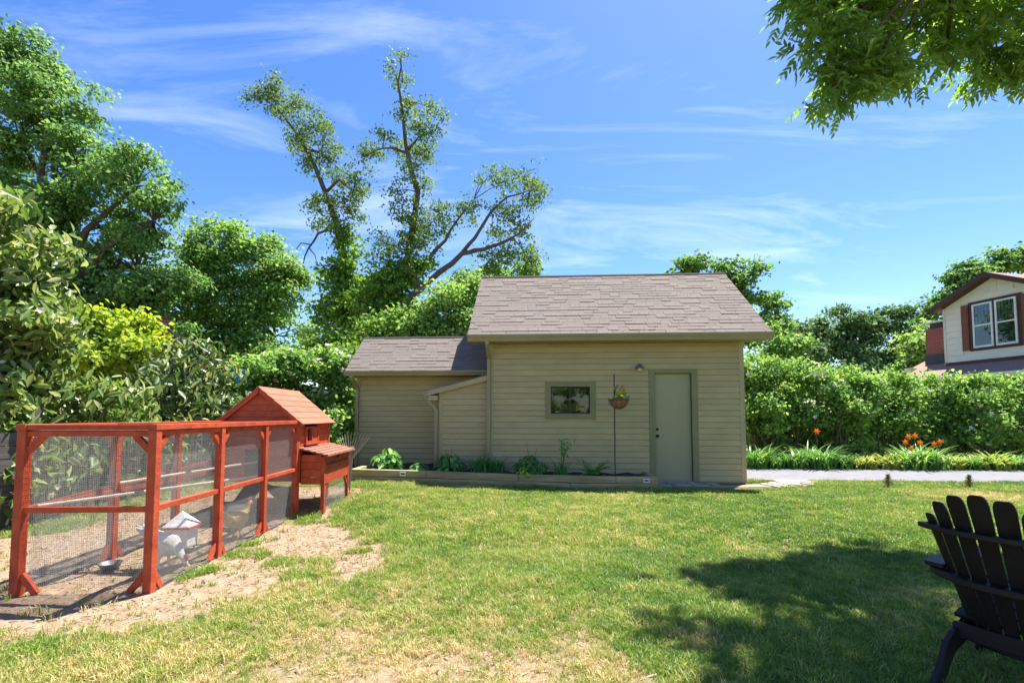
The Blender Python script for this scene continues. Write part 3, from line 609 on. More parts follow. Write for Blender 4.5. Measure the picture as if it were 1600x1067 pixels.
# ---- plants in the bed
def bp(u, v=-.42): X, Y, _ = S(u, v); return np.array([X, Y, bz(u) + .17])
def plant(name, label, u, v=-.42, cat='plant'): return thing(name, label, cat, bp(u, v), 0, 'plants in the raised bed')
t = plant('hosta_plant', 'big bright-leaved hosta at the wing end of the raised bed', -6.85); rosette('leaf_rosette', bp(-6.85), 95, .3, .17, .1, 'bed', t, .34, .75); t.children[0]['kind'] = 'stuff'
t = plant('low_plant', 'low silvery plant in the raised bed between hosta and lean-to corner', -6.2, -.6); rosette('leaf_rosette', bp(-6.2, -.6), 60, .2, .1, .05, 'bed', t, .14, .4)
t = plant('leafy_plant', 'dark leafy plant in the raised bed below the lean-to corner', -5.65); rosette('leaf_rosette', bp(-5.65), 130, .3, .15, .07, 'bed', t, .3, .45); m = MB(); stalks(m, (0, 0, 0), [(-.25, 0, .48), (.05, -.05, .45), (-.1, .1, .4)]); m.build('stem', M['stem'], t)
t = plant('grassy_plant', 'dense clump of dark grassy blades in the raised bed below the lean-to', -4.9, -.5); straps('blades', bp(-5.05, -.5), 140, .5, .022, .45, .6, 'bed', t, .25); straps('blades', bp(-4.75, -.5), 140, .46, .022, .45, .6, 'bed', t, .25)
t = plant('mounded_plant', 'mounded grey-green plant in the raised bed right of the shed downspout', -4.1); rosette('leaf_rosette', bp(-4.1), 170, .32, .14, .06, 'bed', t, .3, .35); m = MB(); stalks(m, (0, 0, 0), [(-.1, 0, .62), (.1, 0, .5)]); m.build('stem', M['stem'], t)
t = plant('lime_plant', 'small lime green plant at the front of the raised bed', -4.25, -.72); rosette('leaf_rosette', bp(-4.25, -.72), 40, .22, .1, .05, 'lime', t, .16, .4)
t = plant('lily_plant', 'tall stalky lily in the raised bed below the shed window', -3.55, -.5); straps('blades', bp(-3.55, -.5), 60, .42, .02, .4, .55, 'bed', t, .4); m = MB(); tops = [(.02, 0, .62), (.08, .02, .5), (-.22, 0, .36), (.12, 0, .55)]; stalks(m, (0, 0, 0), tops, .008); m.build('stem', M['stem'], t)
pp = np.array(bp(-3.55, -.5)); q = np.array([[.02, 0, .62], [.08, .02, .5], [.12, 0, .55], [.05, 0, .4], [.02, 0, .48]]); kk = np.repeat(q, 10, 0) + RNG.normal(0, .05, (50, 3)); leaves('leaf', pp + kk, RNG.normal(size=(50, 3)) + [0, 0, 1], .13, .03, LM['bed'], t, np.full(50, .6), kind='stuff')
t = plant('fern_plant', 'bright fern in the raised bed left of the black hook pole', -2.95, -.5); an = np.linspace(0, 6.28, 26)
fp, fn_, fd = [], [], []
for a_ in an:
    ll = random.uniform(.2, .34); rz_ = random.random()
    for s in np.linspace(.15, 1, 12):
        c = bp(-2.95, -.5) + np.array([math.cos(a_) * ll * s, math.sin(a_) * ll * s, (.2 + .3 * rz_) * s - .17 * s * s])
        for sg in (-1, 1): fp.append(c + np.array([-math.sin(a_), math.cos(a_), 0]) * sg * .03 * (1.1 - s)); fn_.append((0, 0, 1)); fd.append((-math.sin(a_) * sg + .4 * math.cos(a_), math.cos(a_) * sg + .4 * math.sin(a_), 0))
leaves('fronds', np.array(fp), np.array(fn_, float) + RNG.normal(0, .15, (len(fp), 3)), .085, .03, LM['bed'], t, .8 + RNG.normal(0, .15, len(fp)), dirv=np.array(fd))['kind'] = 'stuff'
# ---- hook pole and hanging basket
hx = S(-2.56, -.55); hp = thing('hook_pole', 'thin black hook pole standing in the raised bed', 'pole', (hx[0], hx[1], .15), 0)
MB().tube([(0, 0, -.1), (0, 0, 1.92)], .011, 8).build('pole', M['blackmetal'], hp)
MB().tube([(0, -.01, 1.5), (.03, -.03, 1.7), (.06, -.04, 1.72), (.06, -.04, 1.66)], .007, 6).build('bracket', M['blackmetal'], hp)
hb = thing('hanging_basket', 'coco-lined hanging basket with orange flowers in front of the shed', 'basket', (hx[0] + .06, hx[1] - .1, 1.42), 0)
MB().lathe([(.001, 0), (.08, .02), (.14, .07), (.175, .15), (.185, .175), (.165, .165), (.001, .15)], n=22).build('liner', M['coco'], hb, smooth=True)
m = MB(); m.tube([(.187 * math.cos(a), .187 * math.sin(a), .165) for a in np.linspace(0, 6.2832, 25)], .005, 5)
for a in np.linspace(0, math.pi, 7)[:-1]: m.tube([(.19 * math.cos(a) * math.cos(s), .19 * math.sin(a) * math.cos(s), .165 - .17 * math.sin(s)) for s in np.linspace(0, math.pi, 11)], .003, 4)
m.build('wire_frame', M['blackmetal'], hb)
n = 90; q = np.array(hb.location) + np.c_[RNG.normal(.02, .06, n), RNG.normal(0, .06, n), .17 + np.abs(RNG.normal(0, .11, n))]
leaves('foliage', q, RNG.normal(size=(n, 3)) + [0, -.3, .8], .07, .035, LM['lime'], hb, RNG.random(n) * .7, kind='stuff')
for q in ((.05, -.03, .4), (.08, -.05, .34)):
    an = np.arange(6) * 1.047; dv_ = np.c_[np.cos(an), np.full(6, -.4), np.sin(an)]; leaves('flower', np.array(hb.location) + np.array(q) + unit(dv_) * .018, np.c_[dv_[:, 0] * -.3, np.full(6, -1.), dv_[:, 2] * -.3], .045, .03, LM['orange'], hb, RNG.random(6), dirv=dv_)

# ================================================================== CHICKEN COOP (local: x along the run to the back, y to the left, z up)
CO = np.array([-2.646, 3.54]); CA = R(2.4)
coop = thing('chicken_coop', 'red stained wooden chicken coop with long wire mesh run', 'chicken coop', (CO[0], CO[1], 0), math.pi / 2 + CA)
def Cw(a, b_, z=0): return np.array([CO[0] - math.sin(CA) * a - math.cos(CA) * b_, CO[1] + math.cos(CA) * a - math.sin(CA) * b_, z])
PW, W_, TOP = .062, 1.0, 1.235
RW = M['redwood']
def cz(a, b_): q = Cw(a, b_); return float(hgt(q[0], q[1]))
posts = [0, .86, 1.72, 2.56]
def brace(p, q, w=.03, d=.045): return MB().beam(p, q, w, d, up=(0, 0, 1)).build('brace', RW, coop, bevel=.003)
for a in posts:
    for b_ in (0, W_ - PW):
        zb = cz(a, b_); MB().box((a, b_, zb - .03), (a + PW, b_ + PW, TOP - .045)).build('post', RW, coop, bevel=.004)
        yy = b_ + PW / 2
        for s in (-1, 1):                                    # knee braces at head and foot, along the run
            x0 = a + (PW if s > 0 else 0)
            if (s < 0 and a == 0) or (s > 0 and a == posts[-1]): continue
            brace((x0, yy, TOP - .05 - .14), (x0 + s * .12, yy, TOP - .06)); brace((x0, yy, zb + .13), (x0 + s * .085, yy, zb))
for b_, s in ((PW, 1), (W_ - PW, -1)):                       # and across the front
    zb = cz(0, 0); brace((PW / 2, b_, TOP - .2), (PW / 2, b_ + s * .13, TOP - .06)); brace((PW / 2, b_, zb + .14), (PW / 2, b_ + s * .11, zb + .0))
    zb = cz(2.5, 0)
MIDZ = .585
for b_ in (.012, W_ - .05):
    for a0, a1 in zip(posts[:-1], posts[1:]):
        MB().box((a0 + PW, b_, MIDZ + cz(a0, 0) * .5), (a1, b_ + .038, MIDZ + .042)).build('rail', RW, coop, bevel=.003)
        MB().box((a0 + PW, b_ - .004, TOP - .085), (a1, b_ + .042, TOP - .047)).build('rail', RW, coop, bevel=.003)
MB().box((.012, PW, MIDZ), (.05, W_ - PW, MIDZ + .042)).build('rail', RW, coop, bevel=.003)
MB().box((.01, PW, TOP - .09), (.055, W_ - PW, TOP - .05)).build('rail', RW, coop, bevel=.003)
for b_ in (0, W_ - PW): MB().box((-.01, b_ - .005, TOP - .044), (2.6, b_ + PW, TOP)).build('top_frame', RW, coop, bevel=.003)
for a in (0, .86, 1.72, 2.5): MB().box((a, PW + .001, TOP - .042), (a + PW - .005, W_ - PW - .001, TOP - .002)).build('top_frame', RW, coop, bevel=.003)
for b_ in (.02, W_ - .045): MB().box((PW, b_, cz(1, 0) - .02), (2.56, b_ + .02, cz(1, 0) + .02)).build('sill_board', M['greywood'], coop)
def wiremesh(o, ex, ey, lx, ly, g=.0135, w=.00115):
    m = MB(); o, ex, ey = Vector(o), Vector(ex), Vector(ey); nn_ = ex.cross(ey)
    def bar(p, q, sd):
        h = w / 2; v = [p + sd * h + nn_ * h, p - sd * h + nn_ * h, p - sd * h - nn_ * h, p + sd * h - nn_ * h]; v += [x_ + (q - p) for x_ in v]
        m.add(v, [(0, 1, 5, 4), (1, 2, 6, 5), (2, 3, 7, 6), (3, 0, 4, 7)])
    for i in range(int(lx / g) + 1): bar(o + ex * (i * g), o + ex * (i * g) + ey * ly, ex)
    for i in range(int(ly / g) + 1): bar(o + ey * (i * g), o + ey * (i * g) + ex * lx, ey)
    me = bpy.data.meshes.new('wire_mesh'); me.from_pydata(m.v, [], m.f); me.update(); ob = link('wire_mesh', me, M['wire'], coop); ob['kind'] = 'stuff'; return ob
for a0, a1 in zip(posts[:-1], posts[1:]):
    for b_ in (.055, W_ - .056):
        wiremesh((a0 + PW, b_, .03), (1, 0, 0), (0, 0, 1), a1 - a0 - PW, TOP - .12)
wiremesh((.056, PW, .03), (0, 1, 0), (0, 0, 1), W_ - 2 * PW, TOP - .12)
wiremesh((PW, PW, TOP - .046), (1, 0, 0), (0, 1, 0), 2.45, W_ - 2 * PW)
# hen house
HX0, HX1, HZ0, HZ1, APX = 2.6, 3.78, .45, 1.2, 1.63
def planks(name, o, ex, L, z0, z1, n, out, par, holes=()):
    o, ex, out = Vector(o), Vector(ex), Vector(out); dzp = (z1 - z0) / n
    for i in range(n):
        za, zb = z0 + i * dzp + .002, z0 + (i + 1) * dzp - .002; segs = [(0, L)]
        for h0, h1, hz0, hz1 in holes:
            if zb > hz0 and za < hz1: segs = [s for q in segs for s in ((q[0], min(q[1], h0)), (max(q[0], h1), q[1])) if s[1] - s[0] > .01]
        for s0, s1 in segs:
            p = o + ex * s0 - out * .014; q = o + ex * s1
            MB().add([p + Vector((0, 0, za)), p + ex * (s1 - s0) + Vector((0, 0, za)), q + Vector((0, 0, za)), o + ex * s0 + Vector((0, 0, za)),
                      p + Vector((0, 0, zb)), p + ex * (s1 - s0) + Vector((0, 0, zb)), q + Vector((0, 0, zb)), o + ex * s0 + Vector((0, 0, zb))],
                     [(0, 3, 2, 1), (4, 5, 6, 7), (0, 1, 5, 4), (1, 2, 6, 5), (2, 3, 7, 6), (3, 0, 4, 7)]).build(name, RW, par)
house = MB().box((HX0 + .03, .03, HZ0), (HX1 - .03, W_ - .03, HZ0 + .02)).build('house_floor', RW, coop); house['label'] = 'raised hen house floor'
hw = MB().box((HX0 + .02, .02, HZ0 + .02), (HX0 + .024, W_ - .02, HZ0 + .03)).build('house_frame', RW, coop)
for a in (HX0, HX1 - PW):
    for b_ in (0, W_ - PW): MB().box((a, b_, cz(a, b_) - .03), (a + PW, b_ + PW, HZ1)).build('post', RW, coop, bevel=.004)
# front gable wall with pop door, side wall with window, rear, far side
DW = (.33, .62, .48, .8)
planks('plank', (HX0 + .02, PW, 0), (0, 1, 0), W_ - 2 * PW, HZ0, HZ1, 9, (-1, 0, 0), coop, [(DW[0], DW[1], DW[2], DW[3])])
WN = (.2, .48, .93, 1.13)
planks('plank', (HX0 + PW, .01, 0), (1, 0, 0), HX1 - HX0 - 2 * PW, HZ0, HZ1, 9, (0, -1, 0), coop, [(.16, .62, .93, 1.13)])
planks('plank', (HX0 + PW, W_ - .01, 0), (1, 0, 0), HX1 - HX0 - 2 * PW, HZ0, HZ1, 9, (0, 1, 0), coop)
planks('plank', (HX1 - .02, PW, 0), (0, 1, 0), W_ - 2 * PW, HZ0, HZ1, 9, (1, 0, 0), coop)
for xg, sg in ((HX0 + .006, -1), (HX1 - .006, 1)):            # gable triangles of boards
    n = 5
    for i in range(n):
        z0, z1 = HZ1 + (APX - .03 - HZ1) * i / n + .002, HZ1 + (APX - .03 - HZ1) * (i + 1) / n - .002; w0, w1 = (.5 + .01) * (1 - i / n), (.5 + .01) * (1 - (i + 1) / n)
        MB().prism([(W_ / 2 - w0, z0), (W_ / 2 + w0, z0), (W_ / 2 + w1, z1), (W_ / 2 - w1, z1)], lambda p, k: (xg + (.014 * -sg if k else 0), p[0], p[1])).build('plank', RW, coop)
hroof = []
for sg in (-1, 1):                                            # roof boards, lapped, four a side
    L = math.hypot(.56, APX - HZ1 + .0); n = 6
    for i in range(n):
        t0, t1 = i / n, (i + 1) / n + .02; y0, y1 = W_ / 2 + sg * .56 * (1 - t0), W_ / 2 + sg * .56 * (1 - min(t1, 1)); z0, z1 = HZ1 - .02 + (APX - HZ1 + .04) * t0, HZ1 - .02 + (APX - HZ1 + .04) * min(t1, 1)
        up_ = Vector((0, sg * (APX - HZ1), .56)).normalized()
        q = [Vector((0, y0, z0)) + up_ * .018, Vector((0, y1, z1)) + up_ * .012, Vector((0, y1, z1)) - up_ * .001, Vector((0, y0, z0)) + up_ * .003]
        MB().prism(q, lambda p, k: (HX1 + .05 if k else HX0 - .05, p.y, p.z)).build('roof_board', M['redroof'], coop)
MB().prism([(W_ / 2 - .06, APX - .015), (W_ / 2, APX + .045), (W_ / 2 + .06, APX - .015), (W_ / 2, APX + .02)], lambda p, k: (HX1 + .055 if k else HX0 - .055, p[0], p[1])).build('ridge_board', M['redroof'], coop)
for sg in (-1, 1): MB().beam((HX0 - .03, W_ / 2 + sg * .555, HZ1 - .035), (HX0 - .03, W_ / 2, APX + .0), .02, .05).build('barge_board', RW, coop)
# side window with sliding shutter
wx0 = HX0 + PW + .16; ww = .46
fr_ = MB()
for a0, a1, z0, z1 in [(wx0, wx0 + .03, .93, 1.15), (wx0 + ww - .03, wx0 + ww, .93, 1.15), (wx0 + .03, wx0 + ww - .03, .93, .955), (wx0 + .03, wx0 + ww - .03, 1.125, 1.15), (wx0 + .2, wx0 + .225, .955, 1.125)]: fr_.box((a0, -.016, z0), (a1, .03, z1))
cw = fr_.build('window', M['redwood'], coop); MB().box((wx0 + .225, -.008, .955), (wx0 + ww - .03, .012, 1.125)).build('shutter', M['redwood'], cw); MB().box((wx0 + .03, .02, .955), (wx0 + .2, .024, 1.125)).build('pane', M['dark'], cw)
MB().box((wx0 - .03, -.025, .9), (wx0 + ww + .03, .012, .928)).build('window_ledge', RW, coop, bevel=.003)
MB().box((HX0 + .03, PW + DW[0], DW[2]), (HX0 + .036, PW + DW[1], DW[3])).build('pop_door', M['lead'], coop)
MB().beam((HX0 - .02, W_ / 2 - .0, HZ0 + .01), (HX0 - .75, W_ / 2, .04), .22, .018).build('ramp', M['greywood'], coop)
# nest box
NB0, NB1, NY, NZ0, NZ1 = 2.7, 3.76, -.3, .4, .765
nbx = MB().box((NB0 + .03, NY + .03, NZ0 + .005), (NB1 - .03, -.002, NZ0 + .02)).build('nest_box', RW, coop)
planks('plank', (NB0 + .045, NY, 0), (1, 0, 0), NB1 - NB0 - .09, NZ0, NZ1, 4, (0, -1, 0), nbx)
for xx, sg in ((NB0, -1), (NB1, 1)): planks('plank', (xx, NY + .045, 0), (0, 1, 0), -NY - .047, NZ0, NZ1 + .02, 4, (sg, 0, 0), nbx)
MB().box((NB0 + .1, NY - .01, NZ1 - .12), (NB1 - .1, NY - .002, NZ1 - .11)).build('drawer_gap', M['dark'], nbx)
MB().box((3.2, NY - .014, NZ1 - .06), (3.235, NY - .001, NZ1 - .015)).build('latch', M['blackmetal'], nbx)
lid = MB().prism([(.02, .865), (NY - .075, .765), (NY - .075, .785), (.02, .885)], lambda p, k: (NB1 + .07 if k else NB0 - .07, p[0], p[1])).build('lid', M['worn'], nbx, bevel=.003)
for i in range(5):
    t = (i + .5) / 5; yv = .02 + (NY - .095) * t; zv = .888 - .1 * t
    MB().box((NB0 - .071, yv - .034, zv - .009), (NB1 + .071, yv + .034, zv - .001)).build('lid_board', M['worn'], lid).rotation_euler = (0, 0, 0)
for a in (NB0 - .002, NB1 - .045):
    zb = cz(a, NY); MB().box((a, NY - .004, zb - .03), (a + .047, NY + .043, NZ1)).build('leg', RW, nbx, bevel=.004)
for a, s in ((NB0 + .045, 1), (NB1 - .045, -1)): MB().beam((a, NY + .02, .28), (a + s * .1, NY + .02, .4), .03, .03).build('brace', RW, nbx)
MB().beam((NB0 + .045, NY + .02, cz(NB0, 0) + .09), (NB0 + .1, NY + .02, cz(NB0, 0)), .03, .03).build('brace', RW, nbx)
wiremesh((NB0 + .05, NY + .025, .06), (1, 0, 0), (0, 0, 1), NB1 - NB0 - .1, .33)
wiremesh((HX0 + PW, W_ - .03, .06), (1, 0, 0), (0, 0, 1), HX1 - HX0 - .12, .38)
wiremesh((HX1 - .02, NY + .05, .06), (0, 1, 0), (0, 0, 1), W_ - NY - .1, .38)
# perches
for p, q in (((.1, W_ - .08, .62), (1.75, .1, .63)), ((.9, W_ - .07, .68), (2.55, .5, .71))):
    MB().tube([p, q], .014, 7).build('perch', M['perch'], coop)
MB().beam((.06, W_ - .02, .6), (2.55, W_ - .02, .74), .03, .04).build('rail', RW, coop)

# ---- feeder, bowl, hens
fd = G(283, 858); fe = thing('poultry_feeder', 'white box feeder with red-rimmed pyramid lid inside the wire run', 'feeder', (fd[0], fd[1], hgt(fd[0], fd[1])), R(4)); fe.scale = (.9, .9, .9)
MB().prism([(-.115, -.1), (.115, -.1), (.115, .1), (-.115, .1)], lambda p, k: (p[0] * (1.0 if k else .97), p[1] * (1 if k else .97), .235 if k else .03)).build('hopper', M['white'], fe, bevel=.006)
MB().box((-.15, -.13, .235), (.15, .13, .258)).build('rim', M['redplastic'], fe, bevel=.004)
MB().add([(-.14, -.12, .259), (.14, -.12, .259), (.14, .12, .259), (-.14, .12, .259), (.0, 0, .415)], [(0, 1, 4), (1, 2, 4), (2, 3, 4), (3, 0, 4), (3, 2, 1, 0)]).build('lid', M['white'], fe, bevel=.004)
for x_ in (-.09, .09):
    for y_ in (-.07, .07): MB().tube([(x_, y_, 0), (x_ * .95, y_ * .95, .09)], .01, 6).build('leg', M['zinc'], fe)
MB().tube([(.02, -.105, .12), (.02, -.13, .115), (.02, -.135, .1)], [.016, .014, .01], 8).build('drinker_nipple', M['redplastic'], fe)
bw = G(172, 889); bo = thing('feed_dish', 'dented dark metal dish lying on the run floor near the front', 'dish', (bw[0], bw[1], .01), R(20))
MB().lathe([(.001, .0), (.06, .0), (.085, .045), (.09, .047), (.08, .04), (.055, .008), (.001, .008)], n=18).build('dish', M['zinc'], bo, smooth=True)
def hen(label, loc, rz, mat, pecking, sc=1.):
    t = thing('hen', label, 'chicken', (loc[0], loc[1], hgt(loc[0], loc[1])), rz, 'hens in the coop')
    body = [(-.25, 0, .315, .008, .02), (-.22, 0, .3, .02, .05), (-.17, 0, .262, .042, .066), (-.11, 0, .225, .075, .088), (-.03, 0, .2, .092, .1), (.05, 0, .195, .09, .096), (.1, 0, .2, .072, .08)]
    neck = [(.145, 0, .175, .05, .055), (.18, 0, .14, .034, .04), (.207, 0, .1, .026, .034), (.225, 0, .07, .026, .03), (.246, 0, .052, .022, .02), (.262, 0, .044, .01, .01)] if pecking else \
           [(.13, 0, .245, .05, .06), (.148, 0, .29, .036, .045), (.162, 0, .33, .03, .034), (.18, 0, .355, .027, .028), (.2, 0, .36, .022, .022), (.214, 0, .357, .01, .01)]
    m = MB().loft(body + neck, 12)
    for s in (-1, 1):
        m.loft([(-.12, s * .07, .215, .012, .03), (-.04, s * .088, .215, .02, .06), (.05, s * .08, .21, .016, .055), (.09, s * .06, .21, .006, .02)], 8)     # folded wing
        m.tube([(.0, s * .045, .17), (.012, s * .045, .115), (.0, s * .045, .075), (.008, s * .045, .008)], [.05, .034, .012, .0085], 8)
        for dx, dy in ((.05, 0), (.04, .025), (.04, -.025), (-.025, 0)): m.tube([(.008, s * .045, .009), (.008 + dx, s * .045 + dy, .006)], [.008, .006], 6)
    for k in range(5): m.loft([(-.14, 0, .24, .02, .04), (-.22, (k - 2) * .012, .29 + .012 * k, .01, .03), (-.27 + .012 * k, (k - 2) * .018, .32 + .018 * k, .004, .012)], 6)
    b = m.build('body', mat, t, smooth=True); r = b.modifiers.new('remesh', 'REMESH'); r.mode = 'VOXEL'; r.voxel_size = .006; r.use_smooth_shade = True; sm = b.modifiers.new('soften', 'SMOOTH'); sm.factor = .6; sm.iterations = 5
    hx, hz = (.226, .078) if pecking else (.178, .37)
    cm = MB(); pr = [(-.03, .012), (-.025, .04), (-.012, .026), (0, .046), (.012, .026), (.022, .036), (.028, .008), (.0, -.005)]
    if pecking: pr = [(p[0] * .5 + p[1] * .85, p[1] * .5 - p[0] * .85) for p in pr]
    cm.prism(pr, lambda p, k: (hx + p[0], .005 if k else -.005, hz + .012 + p[1])).build('comb', M['comb'], t)
    w = MB()
    for s in (-1, 1): w.loft([(hx + .01, s * .012, hz - .03, .004, .018), (hx + .022, s * .012, hz - .036, .005, .022), (hx + .03, s * .012, hz - .032, .003, .012)], 6)
    w.build('wattle', M['comb'], t)
    be = [(hx + .03, hz - .024), (hx + .055, hz - .046), (hx + .026, hz - .042)] if pecking else [(hx + .03, hz - .002), (hx + .06, hz - .018), (hx + .03, hz - .024)]
    MB().prism(be, lambda p, k: (p[0], .007 if k else -.007, p[1])).build('beak', M['beak'], t); t.scale = (sc, sc, sc); return t
q = G(255, 886); hen('white hen pecking at the ground beside the feeder', q, R(-14), M['hen_white'], True, 1.0)
q = G(398, 828); hen('buff hen standing behind the third coop post', Cw(1.62, .24), R(75), M['hen_buff'], False, .95)
q = Cw(3.0, .32); hen('dark brown hen in the shade under the hen house', q, R(40), M['hen_dark'], False)

# ================================================================== BOARD FENCE behind the coop
fence = thing('board_fence', 'low dark weathered board fence behind the coop under the shrubs', 'fence', (-5.75, 3.2, 0))
for i in range(5):
    Y0 = i * 1.5
    for j in range(7):
        MB().box((-.012 + random.uniform(-.004, .004), Y0 + .01, .06 + j * .15), (.012, Y0 + 1.49, .06 + j * .15 + .14)).build('board', M['greywood'], fence)
for i in range(6): MB().box((-.1, i * 1.5 - .045, -.1), (-.014, i * 1.5 + .045, 1.16)).build('post', M['greywood'], fence)

# ================================================================== ADIRONDACK CHAIR (local: x to the sitter's left, y forward)
ct = P(1522, 762, 2.1); fwd = np.array([.883, .469]); CT0 = ct[:2] + fwd * .36
chair = thing('adirondack_chair', 'black wooden adirondack chair seen from behind on the shaded lawn', 'chair', (CT0[0], CT0[1], 0), math.atan2(fwd[1], fwd[0]) - math.pi / 2)
RB = .40                                                # back is a fan of slats bent round this radius
def backpt(th, s):                                      # th: angle round the bow, s: 0 at the seat .. 1 at the tip
    yb = -.36 * s; x_ = RB * math.sin(th) * (.67 + .3 * s); y_ = yb + (RB - RB * math.cos(th)) * .95; return Vector((x_, y_, .2 + .75 * s))
dth = .215
for i in range(7):
    c = (i - 3) * dth; tip = 1.0 - .019 * (i - 3) ** 2 * 1.0; m = MB(); hwid = dth * .445; prf = [-.05, .2, .45, .7, .88, .93, .96, .98, .992, 1.]; n = len(prf)
    for s in prf:
        ss = s * tip if s > 0 else s; k = 1 if s < .93 else .45 + .55 * math.sqrt(max(0, 1 - ((s - .93) / .07) ** 2))
        for th, off in ((c - hwid * k, 0), (c + hwid * k, 0), (c + hwid * k, .018), (c - hwid * k, .018)):
            p = backpt(th, ss); m.v.append((p.x - math.sin(th) * -off * -1 * 0, p.y + off, p.z))
    for r in range(n - 1):
        for j in range(4): m.f.append((r * 4 + j, r * 4 + (j + 1) % 4, (r + 1) * 4 + (j + 1) % 4, (r + 1) * 4 + j))
    m.f += [(3, 2, 1, 0), tuple((n - 1) * 4 + j for j in range(4))]
    m.build('back_slat', M['black'], chair, bevel=.004)
def bow(name, s, w, d, ext=0., n=14, par=chair):
    m = MB(); ths = np.linspace(-3.5 * dth - ext, 3.5 * dth + ext, n)
    for th in ths:
        p = backpt(th, s); nv = Vector((math.sin(th), -math.cos(th), 0))
        for o_, z_ in ((.004, -w / 2), (.004 + d, -w / 2), (.004 + d, w / 2), (.004, w / 2)): m.v.append(tuple(p + nv * o_ + Vector((0, 0, z_))))
    for r in range(n - 1):
        for j in range(4): m.f.append((r * 4 + j, r * 4 + (j + 1) % 4, (r + 1) * 4 + (j + 1) % 4, (r + 1) * 4 + j))
    m.f += [(3, 2, 1, 0), tuple((n - 1) * 4 + j for j in range(4))]
    return m.build(name, M['black'], par, bevel=.004)
bow('back_rail', .75, .024, .05, -.05); bow('back_rail', .42, .03, .06, .1); bow('back_rail', .02, .07, .03, .03)
for s in (-1, 1):
    m = MB(); ol = [(.0, -.1), (.05, -.09), (.07, -.05), (.07, .1), (.085, .35), (.08, .46), (.04, .52), (-.02, .52), (-.06, .46), (-.05, .2), (-.03, -.06), (-.03, -.1)]
    m.prism(ol, lambda p, k: (s * (.245 + p[0]), p[1], .535 + (.022 if k else 0))).build('armrest', M['black'], chair, bevel=.005)
    MB().box((s * .25 - .016, .36, 0), (s * .25 + .016, .45, .534)).build('leg', M['black'], chair, bevel=.004)
    st = MB(); up_ = [(.47, .40), (.25, .345), (.0, .265), (-.1, .245), (-.17, .21), (-.22, .16), (-.27, .1), (-.34, .05), (-.44, .0)]; lo_ = [(-.35, .0), (-.27, .02), (-.2, .06), (-.15, .11), (-.1, .145), (.0, .17), (.25, .24), (.47, .3)]
    st.prism(up_ + lo_, lambda p, k: (s * .195 + (.013 if k else -.013), p[0], p[1])).build('leg', M['black'], chair, bevel=.004)
for i in range(6):
    y_ = .05 + i * .082; z_ = .285 + y_ * .29
    MB().beam((-.225, y_, z_), (.225, y_, z_), .072, .02, up=(0, -.28, 1)).build('seat_slat', M['black'], chair, bevel=.003)
MB().box((-.208, -.06, .205), (.208, -.038, .28)).build('seat_rail', M['black'], chair, bevel=.004)

# ================================================================== NEIGHBOUR HOUSE (local: x outward to the left of the gable wall, y along it towards us)
HD = 18.; wd = unit(np.array([.162, -1.])); on_ = np.array([wd[1], -wd[0]]); hc = np.array([.912 * HD + .16, HD])
if on_[0] > 0: on_ = -on_
hrz = math.atan2(-on_[1], -on_[0])      # local +x points INTO the house (away from us), +y to the back
nh = thing('neighbour_house', 'cream neighbour house gable with brown trim beyond the hedge', 'house', (hc[0], hc[1], 0), hrz)
# local: x into house, s towards viewer = -y
ev_, ap_, bot = 5.36, 6.12, 3.15; WID = 3.25
nw = MB().prism([(0, bot), (-WID, bot), (-WID, ev_), (-WID / 2, ap_), (0, ev_)], lambda p, k: (.1 if k else 0, p[0], p[1])).build('wall', M['cream'], nh)
WINS = [(1.0, 1.62), (1.7, 2.32)]; wz0, wz1 = 3.72, 5.3
z0 = bot + .14
while z0 < ap_ - .1:
    zt = min(z0 + .235, ap_ - .02); half = WID / 2 if zt < ev_ else max(.05, WID / 2 * (ap_ - zt) / (ap_ - ev_)); a0, a1 = WID / 2 - half + (.06 if zt < ev_ else 0), WID / 2 + half - (.06 if zt < ev_ else 0)
    segs = [(a0, a1)]
    if zt - .01 > wz0 - .08 and z0 + .01 < wz1 + .08: segs = [(a0, .62), (2.7, a1)]
    for s0, s1 in segs: clap('siding_board', nw, (0, -s0), (0, -s1), z0, (-1, 0), M['cream'], zt, .235)
    z0 += .23
MB().box((-.03, -.06, bot), (.05, .02, ev_)).build('corner_board', M['creamtrim'], nh)
MB().box((-.04, -WID, bot - .02), (-.005, 0, bot + .14)).build('base_trim', M['brown'], nh)
MB().box((0.1, -WID, bot), (5, -WID + .1, ev_)).build('wall', M['cream'], nh); MB().box((0.1, -.1, bot), (5, 0, ev_)).build('wall', M['cream'], nh)
for s in (-1, 1):
    e0 = WID / 2 + s * (WID / 2 + .22); ez = ev_ - .1
    MB().prism([(-e0, ez), (-WID / 2, ap_ + .04), (-WID / 2, ap_ + .2), (-e0, ez + .15)], lambda p, k: (5 if k else -.32, p[0], p[1])).build('roof', M['hroof'], nh)
    MB().prism([(-e0, ez - .02), (-WID / 2, ap_ + .02), (-WID / 2, ap_ + .21), (-e0, ez + .16)], lambda p, k: (-.33 - (.03 if k else 0), p[0], p[1])).build('barge_board', M['brown'], nh)
    MB().prism([(-e0, ez - .012), (-WID / 2, ap_ + .028), (-WID / 2, ap_ + .036), (-e0, ez - .004)], lambda p, k: (-.325 if k else -.02, p[0], p[1])).build('soffit', M['brown'], nh)
MB().box((-.022, -2.46, wz0 - .1), (.04, -.86, wz1 + .1)).build('window_surround', M['brown'], nh)
